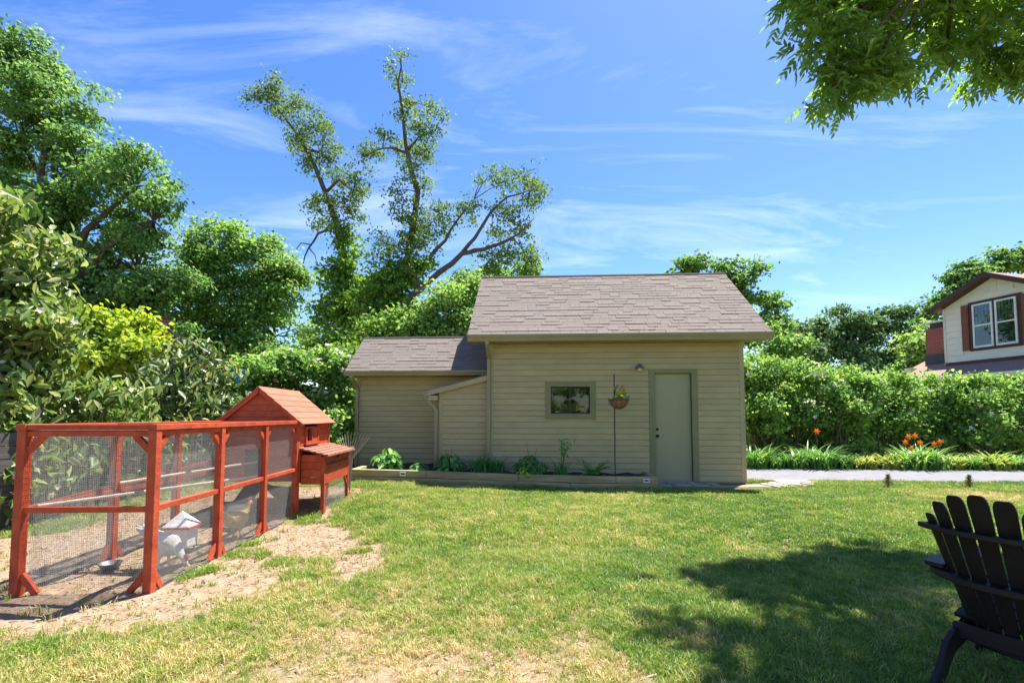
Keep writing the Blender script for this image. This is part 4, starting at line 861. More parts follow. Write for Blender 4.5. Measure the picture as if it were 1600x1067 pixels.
for a0, a1 in WINS:
    w = MB()
    for p0, p1, q0, q1 in [(a0, a0 + .055, wz0, wz1), (a1 - .055, a1, wz0, wz1), (a0 + .055, a1 - .055, wz0, wz0 + .07), (a0 + .055, a1 - .055, wz1 - .06, wz1), (a0 + .055, a1 - .055, 4.49, 4.54)]: w.box((-.06, -p1, q0), (-.02, -p0, q1))
    w = w.build('window', M['whitetrim'], nh)
    MB().box((-.04, -a1 + .055, 4.54), (-.036, -a0 - .055, wz1 - .06)).build('pane', M['glass'], w); MB().box((-.046, -a1 + .055, wz0 + .07), (-.042, -a0 - .055, 4.49)).build('pane', M['glass'], w)
    for k in range(5): MB().box((-.034, -a1 + .07 + k * .1, 4.56), (-.028, -a1 + .13 + k * .1, wz1 - .07)).build('curtain', M['curtain'], w)
    MB().box((-.034, -a1 + .06, wz0 + .08), (-.028, -a0 - .06, 4.48)).build('blind', M['lead'], w)
for a0 in (.63, 2.46):
    sh = MB().box((-.05, -a0 - .23, wz0 - .06), (-.018, -a0, wz1 + .04)).build('shutter', M['shutter'], nh)
    for q0, q1 in ((wz0, 4.42), (4.5, wz1 - .02)): MB().box((-.057, -a0 - .19, q0), (-.0505, -a0 - .04, q1)).build('panel', M['shutter'], sh)
for yv in (-1.5, -1.72): MB().box((-.03, yv - .07, 5.62), (-.0, yv + .07, 5.74)).build('vent', M['creamtrim'], nh)
MB().prism([(-1.05, 2.72), (5, 5.4), (5, 5.3), (-1.05, 2.62)], lambda p, k: (p[0], 1.45 if k else -7, p[1])).build('roof', M['hroof'], nh)
MB().box((-1.16, -7, 2.6), (-1.05, 1.45, 2.72)).build('gutter', M['whitetrim'], nh)
MB().box((-.6, -7, 0), (-.5, 1.2, 2.9)).build('wall', M['cream'], nh); MB().box((-.5, 1.1, 0), (5, 1.2, 3.2)).build('wall', M['cream'], nh)
ch = MB().box((.35, .35, 3.0), (1.0, 1.0, 4.75)).build('chimney', M['chimney'], nh)
MB().box((.31, .31, 3.0), (1.04, 1.04, 3.72)).build('flashing', M['lead'], ch); MB().box((.45, .45, 4.75), (.9, .9, 4.98)).build('flue', M['lead'], ch); MB().box((.3, .25, 4.99), (1.05, 1.1, 5.04)).build('cap', M['white'], ch)
pl = G(1335, 575, 0); up = P(1335, 565, 24); po = MB().tube([(up[0], up[1], 0), (up[0], up[1], up[2] + 0)], .1, 8).build('utility_pole', M['greywood']); tag(po, 'plain grey wooden pole showing above the hedge before distant trees', 'pole')
# far brick chimney and roof tip showing over the lime shrub on the left
fh = P(258, 494, 13.2); f0 = thing('distant_house', 'small roof tip with brick chimney showing above the lime shrub', 'house', (fh[0], fh[1], 0), R(36))
MB().box((-1.2, 0, 0), (1.2, 3, 2.6)).build('wall', M['chimney'], f0)
for s in (-1, 1): MB().prism([(s * 1.35, 2.5), (0, fh[2] - .22), (0, fh[2] - .3), (s * 1.35, 2.4)], lambda p, k: (p[0], 3.2 if k else -.2, p[1])).build('roof', M['zinc'], f0)
MB().prism([(-1.2, 2.6), (1.2, 2.6), (0, fh[2] - .3)], lambda p, k: (p[0], .1 if k else 0, p[1])).build('gable', M['chimney'], f0)
c_ = MB().box((-.13, .1, 3.2), (.13, .4, fh[2])).build('chimney', M['chimney'], f0); MB().box((-.15, .07, fh[2] - .06), (.15, .43, fh[2] - .02)).build('cap', M['lead'], c_)
# ================================================================== TREES AND SHRUBS
def onground(c): return (c[0], c[1], float(hgt(c[0], c[1])))
def base_of(px, Y): return onground(((px - 800) / FPX * Y, Y))
LB = lambda rows: [lobe(*r) for r in rows]
tree('maple_tree', 'tallest full-crowned maple at the left edge of the yard', base_of(70, 17), LB([(15, 105, 17, 85, 72), (85, 165, 17, 62, 66), (30, 215, 17, 80, 60), (130, 275, 17, 85, 62), (212, 292, 16.5, 66, 56), (240, 345, 16.5, 50, 52), (110, 370, 17, 100, 75), (215, 425, 17, 80, 66), (140, 465, 17, 110, 60), (272, 455, 17.5, 48, 62), (20, 330, 17, 80, 80), (-60, 180, 17, 80, 130), (-50, 380, 17, 90, 120), (210, 510, 17, 90, 40)]),
     2700, 26, .46, .16, 'maple', .34, tintv=(.5, .17, .18))
tree('maple_tree', 'rounded bright maple between the tall left maple and the bare-limbed trees', base_of(385, 21), LB([(345, 392, 21, 58, 52), (410, 412, 21, 52, 52), (445, 455, 21, 40, 58), (310, 440, 21, 55, 56), (380, 470, 21, 80, 60), (330, 520, 20.5, 70, 50), (430, 525, 20.5, 60, 46), (290, 490, 21.5, 40, 60), (390, 560, 20.5, 100, 40)]),
     1500, 26, .52, .17, 'maple2', .28, tintv=(.5, .18, .18))
# two thin, half-dead trees: limbs followed along their lines in the picture, leaf tufts where they hang
def sparse_tree(label, Y, trunk, r0, branches, tufts, ivy, base_px):
    b0 = base_of(base_px, Y); t = thing('bare_limbed_tree', label, 'tree', b0, 0, 'trees behind the yard'); m = MB(); o = Vector(b0)
    def line(pts, ra, rb, n=7):
        q = [Vector(P(x, y, Y + w)) - o for x, y, w in pts]; pts2 = [q[0]]
        for a_, b_ in zip(q[:-1], q[1:]): pts2 += [a_.lerp(b_, .5) + Vector((random.uniform(-.05, .05), random.uniform(-.05, .05), random.uniform(-.04, .04))), b_]
        m.tube(pts2, list(np.linspace(ra, rb, len(pts2))), n)
    tr = [Vector(P(x, y, Y + w)) - o for x, y, w in trunk]; m.tube([Vector((0, 0, -.2))] + tr, list(r0 * (.14 + 1.1 * np.linspace(1, 0, len(tr) + 1) ** 1.25)), 9)
    for pts, ra, rb in branches: line(pts, ra, rb); tr = tr + [Vector(P(x, y, Y + w)) - o for x, y, w in pts]
    C = []
    for x, y, r in tufts:
        c = P(x, y, Y + random.uniform(-.7, .7)); s = r * Y / FPX; n = max(4, int(r * r / 24)); C.append(c + RNG.normal(size=(n, 3)) * s * .5)
        near_ = min((Vector(c) - o - q).length for q in tr); q = min(tr, key=lambda q: (Vector(c) - o - q).length); m.tube([q, q.lerp(Vector(c) - o, .5) + Vector((0, 0, .1)), Vector(c) - o], [r0 * .14, r0 * .1, r0 * .05], 4, False)
        for e in C[-1][:6]: m.tube([Vector(c) - o, Vector(e) - o], [r0 * .05, r0 * .02], 3, False)
    m.build('trunk', M['bark'], t, smooth=True)
    C = np.concatenate(C); pos, nr, k = spray(C, unit(RNG.normal(size=C.shape)), 23, .34, rnd=.9); Ls = .135 * RNG.uniform(.7, 1.25, len(pos))
    leaves('crown', pos, nr, Ls, Ls * .55, LM['sparse'], t, .45 + RNG.normal(0, .16, len(C))[k] + RNG.normal(0, .13, len(pos)), kind='stuff', droop=.6)
    C = np.concatenate([P(x, y, Y - .2) + RNG.normal(size=(max(5, int(r * r / 12)), 3)) * r * Y / FPX * .5 for x, y, r in ivy]); pos, nr, k = spray(C, unit(RNG.normal(size=C.shape)), 16, .3); Ls = .16 * RNG.uniform(.7, 1.2, len(pos))
    leaves('vine', pos, nr, Ls, Ls * .8, LM['ivy'], t, .45 + RNG.normal(0, .2, len(C))[k] + RNG.normal(0, .2, len(pos)), kind='stuff', droop=.4)
sparse_tree('thin leaning tree with ivy-clad trunk, left of the two bare-limbed trees', 19, [(552, 570, 0), (546, 490, 0), (541, 420, 0), (526, 350, 0), (508, 300, 0), (490, 255, 0), (466, 212, 0), (440, 178, .2), (412, 152, .3)], .19,
  [([(521, 356, 0), (497, 365, 0), (482, 388, 0), (474, 412, 0)], .06, .02), ([(487, 383, 0), (470, 380, 0), (462, 390, 0)], .035, .012), ([(484, 388, 0), (492, 398, .1), (496, 412, .1)], .03, .01), ([(510, 300, 0), (530, 280, -.3), (552, 300, -.4)], .07, .02), ([(480, 235, 0), (503, 240, 0), (522, 258, .2), (540, 270, .3)], .06, .015)],
  [(393, 150, 16), (418, 138, 20), (432, 130, 13), (438, 168, 24), (462, 160, 18), (478, 196, 26), (500, 195, 16), (466, 222, 22), (488, 248, 26), (514, 240, 18), (530, 232, 10), (504, 215, 16), (532, 284, 22), (556, 284, 20), (512, 320, 22), (490, 318, 16), (545, 322, 22), (566, 300, 14), (500, 350, 15), (536, 358, 20), (560, 340, 12)],
  [(545, 395, 20), (540, 430, 24), (552, 470, 28), (524, 462, 22), (572, 446, 22), (530, 505, 34), (505, 492, 20), (560, 510, 34), (535, 370, 16), (515, 425, 14)], 553)
sparse_tree('forked bare-limbed tree with one limb leaning over the shed wing', 18, [(598, 570, 0), (604, 520, 0), (620, 470, .3), (638, 400, .3), (648, 338, .3), (653, 300, .2), (641, 262, .2), (634, 225, .2), (631, 195, .1), (627, 160, 0), (622, 130, 0), (627, 105, 0), (624, 84, 0)], .17,
  [([(598, 520, -.3), (618, 484, -.5), (650, 458, -.6), (688, 424, -.7), (722, 396, -.8), (742, 391, -.8), (765, 386, -.9), (800, 372, -.9)], .15, .05), ([(722, 396, -.8), (742, 372, -.8), (768, 330, -.8), (792, 308, -.9), (828, 297, -1)], .08, .02),
   ([(640, 445, 0), (672, 402, 0), (696, 376, 0), (714, 345, 0), (740, 312, 0)], .1, .02), ([(641, 240, .2), (618, 232, .2), (598, 232, .3), (574, 244, .3)], .06, .015), ([(636, 235, .2), (656, 212, 0), (680, 205, 0)], .05, .012), ([(655, 455, -.6), (652, 430, -.8), (640, 428, -.9), (624, 420, -.9)], .05, .015), ([(640, 428, -.9), (642, 410, -1), (650, 402, -1)], .04, .012), ([(768, 386, -.9), (812, 365, -1.2), (835, 340, -1.2)], .05, .015)],
  [(626, 86, 9), (612, 106, 9), (630, 128, 14), (640, 156, 18), (672, 168, 16), (622, 180, 12), (652, 196, 20), (674, 208, 16), (690, 186, 9), (650, 240, 22), (620, 232, 16), (586, 238, 20), (566, 240, 13), (602, 212, 13), (642, 268, 20), (668, 250, 16), (614, 300, 12), (664, 296, 12), (630, 330, 20), (652, 350, 26), (684, 328, 20), (662, 380, 28), (620, 386, 26), (598, 378, 16), (692, 358, 18), (722, 330, 16), (744, 320, 13), (752, 284, 11), (768, 270, 9), (792, 286, 20), (822, 282, 22), (842, 298, 18), (826, 318, 16), (790, 328, 20), (802, 358, 26), (770, 356, 14), (822, 398, 22), (790, 402, 24), (750, 400, 10), (738, 342, 10), (830, 412, 14), (770, 415, 16)],
  [(610, 428, 28), (640, 430, 22), (590, 458, 28), (622, 470, 30), (660, 415, 18), (600, 500, 30), (640, 490, 18), (575, 485, 26)], 600)
tree('understory_tree', 'leafy sapling thicket behind the ridge of the shed wing', base_of(590, 15.5), LB([(520, 532, 15.5, 45, 34), (570, 520, 15.5, 45, 40), (625, 515, 15.5, 40, 34), (500, 560, 15, 40, 30), (560, 560, 15, 70, 35)]), 420, 24, .42, .14, 'ivy', .1)
tree('understory_tree', 'yellow-green leafy tree between the wing roof and main shed roof', base_of(690, 15), LB([(668, 500, 15, 40, 38), (705, 490, 15, 40, 44), (740, 470, 15.5, 30, 40), (690, 530, 15, 60, 26), (735, 520, 15, 30, 34)]), 420, 24, .42, .14, 'maple2', .1, tintv=(.65, .2, .18))
tree('understory_tree', 'darker leafy tree rising just left of the main shed ridge', base_of(770, 19), LB([(730, 455, 19, 38, 30), (770, 440, 19.5, 30, 26), (800, 424, 20, 36, 20), (760, 480, 19, 50, 40)]), 300, 24, .5, .16, 'maple', .14)
tree('shade_tree', 'dark tree whose ragged top shows behind the shed roof right end', base_of(1130, 19), LB([(1062, 425, 19, 34, 24), (1085, 412, 19, 20, 14), (1138, 422, 19, 30, 22), (1172, 432, 19, 24, 24), (1160, 460, 19, 40, 34), (1198, 484, 19, 24, 24), (1190, 512, 18.5, 34, 34), (1110, 460, 19.5, 50, 30), (1218, 470, 19, 10, 8)]), 300, 24, .42, .17, 'maple', .2, tintv=(.4, .17, .18), rnd=.8)
for lab, Y, rows_, lm, tv, bpx in [
  ('bushy tree just beyond the hedge next to the shed corner', 17, [(1205, 540, 17, 42, 36), (1240, 552, 17, 36, 32), (1195, 575, 16.5, 45, 28), (1200, 620, 16.5, 50, 40)], 'maple2', .5, 1210),
  ('first rounded distant tree right of the shed roof', 30, [(1255, 515, 30, 34, 26), (1240, 545, 30, 34, 34), (1250, 595, 29, 50, 26), (1270, 560, 29, 30, 34), (1225, 510, 31, 20, 20)], 'far', .5, 1255),
  ('broad distant tree behind the plain wooden pole', 32, [(1320, 505, 32, 40, 28), (1300, 530, 32, 36, 36), (1345, 530, 32, 34, 36), (1320, 565, 31, 50, 30), (1325, 600, 30, 50, 26)], 'far', .4, 1320),
  ('distant tree between the pole and neighbour chimney', 34, [(1398, 505, 34, 34, 28), (1420, 500, 34, 30, 26), (1385, 540, 34, 40, 36), (1440, 520, 34, 34, 34), (1410, 560, 33, 50, 30), (1360, 560, 34, 40, 26), (1390, 600, 33, 60, 26)], 'far', .35, 1405),
  ('feathery yellow-green tree beside the neighbour chimney', 23, [(1432, 545, 23, 24, 32), (1420, 570, 23, 26, 24), (1412, 602, 23, 34, 22), (1445, 520, 23, 14, 20)], 'maple2', .75, 1432),
  ('tree peeking over the neighbour house roof', 27, [(1495, 445, 27, 22, 24), (1470, 470, 27, 22, 24), (1555, 408, 27, 28, 20), (1590, 404, 27, 30, 22), (1630, 400, 27, 40, 30), (1520, 440, 27, 30, 30), (1450, 490, 27, 18, 16)], 'maple', .4, 1540)]:
    tree('distant_tree', lab, base_of(bpx, Y), LB(rows_), 340 if Y > 25 else 230, 26, .017 * Y + .08, .0085 * Y, lm, .2, tintv=(tv, .17, .18), group='trees beyond the hedge')
# hedge of rose of sharon along the drive
for i, (px, top, lab) in enumerate([(1185, 596, 'flowering hedge shrub nearest the shed corner'), (1250, 600, 'second hedge shrub from the shed corner'), (1318, 608, 'third hedge shrub from the shed, below the plain pole'), (1386, 618, 'fourth hedge shrub from the shed, left of the neighbour roof'),
                               (1452, 622, 'hedge shrub below the neighbour brick chimney'), (1520, 616, 'hedge shrub below the neighbour windows'), (1592, 622, 'hedge shrub at the right edge of the photo')]):
    Y = 13.2 + .25 * math.sin(i * 2.1)
    tree('hedge_shrub', lab, base_of(px, Y), LB([(px - 14, top + 4, Y + .2, 46, 34), (px + 18, top + 12, Y, 42, 38), (px, top + 42, Y - .1, 46, 40), (px + 30, top + 46, Y + .3, 34, 44), (px - 26, top + 54, Y + .5, 36, 40), (px + 4, top - 14, Y + .3, 34, 22), (px + 10, top + 80, Y + .5, 44, 34), (px - 20, top + 84, Y + .7, 40, 34), (px - 30, top - 22, Y, 12, 14), (px + 26, top - 20, Y + .2, 14, 13), (px + 2, top - 30, Y, 10, 12)]),
         560, 24, .26, .1, 'sharon', .03, 'stem', 'hedge shrubs along the driveway', 'shrub', stems=18, droop=.35, tintv=(.5, .2, .18), blossom=('pink', 30, .065))
for i, (px, lab) in enumerate([(425, 'flowering shrub rising behind the hen house roof'), (478, 'flowering shrub between the hen house and the shed wing'), (532, 'shaded flowering shrub against the shed wing corner')]):
    Y = 11.6 + .2 * i
    tree('flowering_shrub', lab, base_of(px, Y), LB([(px - 16, 578 + 6 * (i == 2), Y, 44, 36), (px + 16, 576 + 8 * (i == 2), Y + .2, 40, 34), (px, 625, Y, 46, 40), (px + 14, 665, Y - .1, 40, 44), (px - 20, 660, Y, 40, 44), (px, 705, Y, 46, 30)]),
         440, 24, .26, .11, 'sharon', .028, 'stem', 'flowering shrubs behind the coop', 'shrub', stems=12, droop=.35, tintv=(.45, .2, .18), blossom=('pink', 50, .065))
# big-leaved viburnums over the fence, and a lime shrub behind them
tree('viburnum_shrub', 'tall big-leaved viburnum at the left edge overhanging the coop run', (-6.35, 6.0, 0), LB([(5, 335, 5.9, 52, 50), (20, 400, 6.0, 62, 66), (58, 440, 6.2, 50, 58), (66, 505, 6.4, 44, 60), (25, 520, 6.0, 70, 90), (75, 585, 6.4, 56, 55), (25, 620, 5.9, 80, 80), (-60, 480, 5.8, 90, 170), (60, 690, 6.1, 70, 60), (5, 740, 5.7, 60, 60), (130, 640, 6.7, 70, 46)]),
     760, 11, .3, .17, 'viburnum', .045, 'stem', 'viburnums behind the coop', 'shrub', stems=16, shape='oval', droop=.75, aspect=.37, tintv=(.45, .14, .2), blossom=('pale', 26, .05), rnd=.7)
tree('viburnum_shrub', 'low viburnum branches drooping over the fence behind the wire run', (-6.2, 7.2, 0), LB([(150, 690, 6.9, 60, 40), (95, 700, 6.4, 50, 44), (185, 650, 7.3, 60, 44), (230, 690, 7.6, 50, 40), (140, 740, 6.9, 40, 30), (205, 735, 7.5, 30, 30)]),
     200, 11, .28, .17, 'viburnum', .035, 'stem', 'viburnums behind the coop', 'shrub', stems=9, shape='oval', droop=.8, aspect=.37, tintv=(.45, .14, .2), rnd=.7)
tree('viburnum_shrub', 'dark glossy viburnum just left of the hen house roof', (-6.15, 9, 0), LB([(268, 596, 8.3, 44, 36), (305, 580, 9, 46, 42), (335, 600, 9.6, 46, 46), (260, 630, 8.6, 80, 50), (320, 645, 9.1, 60, 46), (355, 640, 9.9, 34, 40), (270, 680, 8.6, 60, 30)]),
     430, 12, .32, .17, 'viburnum2', .045, 'stem', 'viburnums behind the coop', 'shrub', stems=12, shape='oval', droop=.7, aspect=.4, tintv=(.4, .16, .22), blossom=('pale', 8, .05), rnd=.7)
tree('lime_shrub', 'bright lime-leaved shrub behind the viburnums', base_of(170, 10.2), LB([(150, 520, 9.6, 56, 40), (195, 515, 9.8, 46, 36), (225, 550, 9.8, 40, 40), (130, 565, 9.4, 56, 50), (180, 572, 9.6, 66, 50), (120, 510, 9.4, 40, 30)]),
     420, 24, .28, .12, 'lime', .04, 'stem', 'shrubs behind the fence', 'shrub', stems=8, droop=.4, tintv=(.5, .2, .2))
tree('green_shrub', 'loose yellowish shrub between the dark viburnum and hen house gable', base_of(375, 10.8), LB([(372, 610, 10.8, 34, 34), (395, 590, 11, 26, 30), (380, 650, 10.8, 40, 40)]), 130, 22, .28, .11, 'maple2', .03, 'stem', 'shrubs behind the fence', 'shrub', stems=6, droop=.4, tintv=(.65, .2, .2))
tree('green_shrub', 'pale leafy shoots between the nest box and shed wing', base_of(522, 9.6), LB([(520, 655, 9.6, 18, 24), (528, 690, 9.6, 22, 24), (510, 700, 9.6, 20, 20)]), 60, 18, .2, .1, 'sharon', .02, 'stem', 'shrubs behind the fence', 'shrub', stems=5, droop=.4, tintv=(.6, .2, .2))
tree('reflected_shrub', 'leafy shrub on the house side, mirrored in the shed window', (.2, -8, 0), [((-.5, -8, 1.6), (1.1, .8, 1.4)), ((.6, -8.4, 1.2), (1.2, .8, 1.1)), ((1.6, -8.6, 2.2), (1.2, .8, 1.9)), ((.6, -9, 3.2), (1.6, .8, 1.2))], 260, 22, .35, .16, 'sharon', .04, 'stem', None, 'shrub', stems=6)
# overhanging ash: pinnate leaves on drooping twigs
RNG = np.random.default_rng(23)
ashb = (7.4, 3.4, 0); ash = thing('ash_tree', 'overhanging ash branch with narrow leaflets at the top right', 'tree', ashb, 0)
vis = LB([(1262, 1, 6.0, 42, 40), (1285, 71, 6.0, 40, 55), (1340, 36, 6.1, 60, 60), (1300, 141, 5.9, 34, 26), (1355, 116, 5.9, 50, 40), (1400, 86, 6.0, 36, 36), (1440, 21, 6.2, 60, 44), (1510, 26, 6.2, 60, 60), (1480, 76, 6.1, 30, 24), (1560, 76, 6.2, 50, 36), (1595, 106, 6.1, 34, 26), (1590, 6, 6.3, 60, 60)])
hid = [((6.1 + .2, 6.2, 8.6), (1.5, 1.3, .9)), ((4.35, 6.0, 8.3), (1.3, 1.1, .9)), ((7.6, 6.0, 7.9), (1.3, 1.3, 1.0)), ((4.05, 5.2, 8.4), (1.2, 1.0, .8)), ((5.4, 4.9, 8.6), (1.3, 1.1, .9)), ((6.8, 4.7, 8.4), (1.3, 1.1, .9)), ((4.1, 4.3, 8.2), (1.1, .9, .7)), ((5.6, 3.8, 8.2), (1.3, 1.0, .8)), ((7.2, 3.4, 8.0), (1.4, 1.1, .9)), ((8.4, 4.6, 8.0), (1.3, 1.4, 1.0)), ((4.5, 3.2, 7.9), (1.1, .8, .7)), ((6.0, 2.8, 8.0), (1.2, .9, .8))]
def ashleaves(lobes, n, twigs):
    C, O, I = tips(lobes, n); per = twigs; nn_ = len(C) * per; k = np.repeat(np.arange(len(C)), per)
    d = unit(O[k] * .5 + RNG.normal(size=(nn_, 3)) * .7 + np.array([0, 0, -.45])); b0 = C[k] + RNG.normal(size=(nn_, 3)) * .1
    pos, nr, dv_, tn = [], [], [], []; tt = RNG.normal(.5, .17, nn_)
    side = unit(np.cross(d, RNG.normal(size=(nn_, 3)) * .5 + np.array([0, 0, 1.]))); nrm_ = np.cross(side, d)
    for j in range(7):
        s = .24 * (1 - j // 2 * .28) if j < 6 else .27; sg = 0 if j == 6 else (1 if j % 2 else -1); s = .27 if j == 6 else (.07 + .065 * (j // 2))
        dd_ = unit(d * .75 + side * sg * .75 + np.array([0, 0, -.25])) if sg else d
        pos.append(b0 + d * s + dd_ * .045); nr.append(nrm_ + RNG.normal(size=(nn_, 3)) * .25); dv_.append(dd_); tn.append(tt + RNG.normal(0, .12, nn_))
    return C, I, np.concatenate(pos), np.concatenate(nr), np.concatenate(dv_), np.concatenate(tn)
C1, I1, p1, r1, d1, t1 = ashleaves(vis, 330, 5); C2, I2, p2, r2, d2, t2 = ashleaves(hid, 520, 8)
n1_, n2_ = len(p1), len(p2)
Ls = np.r_[.125 * RNG.uniform(.8, 1.2, n1_), .17 * RNG.uniform(.8, 1.2, n2_)]
leaves('crown', np.r_[p1, p2], np.r_[r1, r2], Ls, Ls * .34, LM['ash'], ash, np.r_[t1, t2], 'oval', kind='stuff', dirv=np.r_[d1, d2], fold=.1)
m = MB(); ao = Vector(ashb); fork = Vector((7.3, 3.9, 4.6)); m.tube([ao - Vector((0, 0, .2)), ao + Vector((0, .05, .3)), ao + Vector((-.1, .2, 2.4)), fork], [.34, .25, .2, .18], 10)
hub = [Vector((6.6, 5.0, 6.6)), Vector((5.4, 5.4, 7.0)), Vector((7.4, 5.3, 6.6)), Vector((6.2, 3.6, 7.2))]
for h in hub: m.tube([fork, fork.lerp(h, .5) + Vector((0, 0, .15)), h], [.12, .09, .055], 7)
for i, (c, r) in enumerate(vis + hid):
    c = Vector(map(float, c)); h = min(hub, key=lambda q: (q - c).length); m.tube([h, h.lerp(c, .5) + Vector((0, 0, .12)), c], [.045, .03, .012], 5)
    CC, II = (C1, I1) if i < len(vis) else (C2, I2); kk = i if i < len(vis) else i - len(vis)
    for j in np.where(II == kk)[0][:40]: m.tube([c, c.lerp(Vector(CC[j]), .5) + Vector((0, 0, .05)), CC[j]], [.009, .006, .003], 3, False)
m.v = [(v[0] - ao.x, v[1] - ao.y, v[2] - ao.z) for v in m.v]; m.build('trunk', M['bark'], ash, smooth=True)

# ================================================================== PERENNIALS ALONG THE DRIVE
def drv_pt(px, dv=0.): 
    for Y in np.linspace(9, 16, 400):
        u, v = toS((px - 800) / FPX * Y, Y)
        if v > 2.66 + dv: return np.array([(px - 800) / FPX * Y, Y, 0.])
specs = [(1178, 'daylily', .62, 90, .28, 'fine-bladed daylily clump against the shed corner'), (1206, 'daylily', .58, 90, .3, 'arching daylily clump second from the shed corner'), (1242, 'daylily', .72, 80, .35, 'upright broad daylily clump third from the shed corner'), (1276, 'daylily', .72, 90, .35, 'leaning daylily clump with pale blades, fourth from the shed corner'), (1312, 'daylily', .5, 80, .3, 'low dark daylily clump left of the yellow hostas'),
         (1348, 'hosta', .5, 80, .6, 'yellow striped clump at the driveway edge'), (1384, 'hosta', .55, 90, .65, 'second yellow striped clump, left of the orange lilies'), (1416, 'daylily', .7, 110, .6, 'green daylily clump below the orange lilies'), (1448, 'daylily', .65, 110, .55, 'daylily clump right of the orange lilies'), (1482, 'hosta', .55, 90, .25, 'pale clump below the neighbour chimney'), (1512, 'daylily', .55, 90, .5, 'weathered daylily clump below the neighbour windows'), (1546, 'hosta', .5, 80, .3, 'browning clump near the right edge'), (1590, 'daylily', .6, 80, .5, 'last daylily clump at the right edge')]
for px, lm, L, n, tv, lab in specs:
    b0 = drv_pt(px); L = L * 1.25 * random.uniform(.65, 1.1); n = int(n * random.uniform(.6, 1.)); tv = tv + random.uniform(-.15, .1); t = thing('daylily_clump', lab, 'plant', b0, 0, 'perennials along the driveway')
    o = straps('blades', b0, n * 2, L, .042 if lm == 'daylily' else .06, .62, .85, lm, t, tv); o['kind'] = 'stuff'
    o = straps('blades', b0 + np.array([.22, .25, 0]), n, L * 1.05, .042 if lm == 'daylily' else .06, .6, .8, lm, t, tv); o['kind'] = 'stuff'
for px, py, lab in [(1275, 674, 'lone orange daylily bloom among the hedge stems'), (1418, 682, 'tallest orange daylily bloom of the cluster'), (1428, 681, 'orange daylily bloom right of the tallest bloom'), (1413, 691, 'half open orange daylily below the tallest bloom'), (1436, 692, 'small orange daylily lowest right of the cluster'), (1422, 701, 'low fading orange daylily bloom'), (1458, 694, 'wide open orange daylily right of the cluster'), (1467, 690, 'pale orange daylily beside the wide open one')]:
    Y = drv_pt(px)[1] + .35; c = P(px, py, Y); t = thing('daylily_flower', lab, 'flower', (c[0], c[1], 0), 0, 'orange daylily blooms')
    MB().tube([(0, 0, 0), (.03, 0, c[2] * .5), (0, 0, c[2])], .007, 5).build('stalk', M['stem'], t)
    an = np.arange(6) * 1.047 + random.random(); dv_ = unit(np.c_[np.cos(an), np.full(6, -.55), np.sin(an)]); leaves('petal', c + dv_ * .055, np.c_[dv_[:, 0] * -.4, np.full(6, -1.), dv_[:, 2] * -.4],   .095, .045, LM['orange'], t, RNG.random(6), 'oval', dirv=dv_, kind='stuff')
# two conifer seedlings in the lawn by the drive
for px, py, lab, h in [(1388, 764, 'tiny conifer seedling in the lawn before the driveway, nearer the shed', .26), (1515, 763, 'tiny conifer seedling in the lawn above the black chair', .24)]:
    b0 = G(px, py); t = thing('conifer_seedling', lab, 'seedling', (b0[0], b0[1], 0), 0, 'conifer seedlings'); MB().tube([(0, 0, -.02), (0, 0, h)], [.008, .003], 5).build('trunk', M['stem'], t)
    n = 420; zz = RNG.random(n) ** .8 * h; an = RNG.random(n) * 6.283; rr = (.11 * (1 - zz / h) + .02) * RNG.random(n); d = np.c_[np.cos(an), np.sin(an), np.full(n, .6)]
    leaves('foliage', b0 + np.c_[np.cos(an) * rr, np.sin(an) * rr, zz], RNG.normal(size=(n, 3)), .06, .009, LM['conifer'], t, RNG.random(n), kind='stuff', dirv=d)
# pinwheel ornament among the shrubs
pw = P(371, 584, 9.4); t = thing('pinwheel', 'small blue, yellow and teal pinwheel among the shrubs above the hen house', 'ornament', (pw[0], pw[1], 0)); MB().tube([(0, .03, 0), (0, .03, pw[2])], .008, 6).build('pole', M['zinc'], t)
for i, c in enumerate([(.06, .16, .5), (.6, .4, .03), (.02, .3, .33), (.3, .42, .05), (.03, .32, .42), (.5, .5, .5)]):
    a_ = i * math.pi / 3 + .4; mm = mk('pinwheel_petal_%d' % i, c, None, 5, .4)
    e = lambda r, o_, y: (math.cos(a_ + o_) * r, y, pw[2] + math.sin(a_ + o_) * r)
    MB().add([e(.02, 0, 0), e(.13, -.28, -.02), e(.2, .0, -.01), e(.14, .3, .03), e(.13, -.28, -.016), e(.2, 0, -.006), e(.14, .3, .034), e(.02, 0, .004)], [(0, 1, 2, 3), (7, 6, 5, 4), (0, 7, 4, 1), (1, 4, 5, 2), (2, 5, 6, 3), (3, 6, 7, 0)]).build('petal', mm, t)
# dry twigs fanning out behind the nest box
tw = Cw(3.9, -.28); t = thing('dry_plant', 'pale dry twigs fanning up behind the nest box lid', 'plant', onground(tw))
for i in range(12):
    a_ = -1.1 + 2.0 * i / 11; MB().tube([(0, 0, 0), (.05 * math.sin(a_), 0, .55), (.3 * math.sin(a_) + .05, .05, .78 + .18 * math.cos(a_))], [.006, .005, .003], 4).build('twig', M['perch'], t)

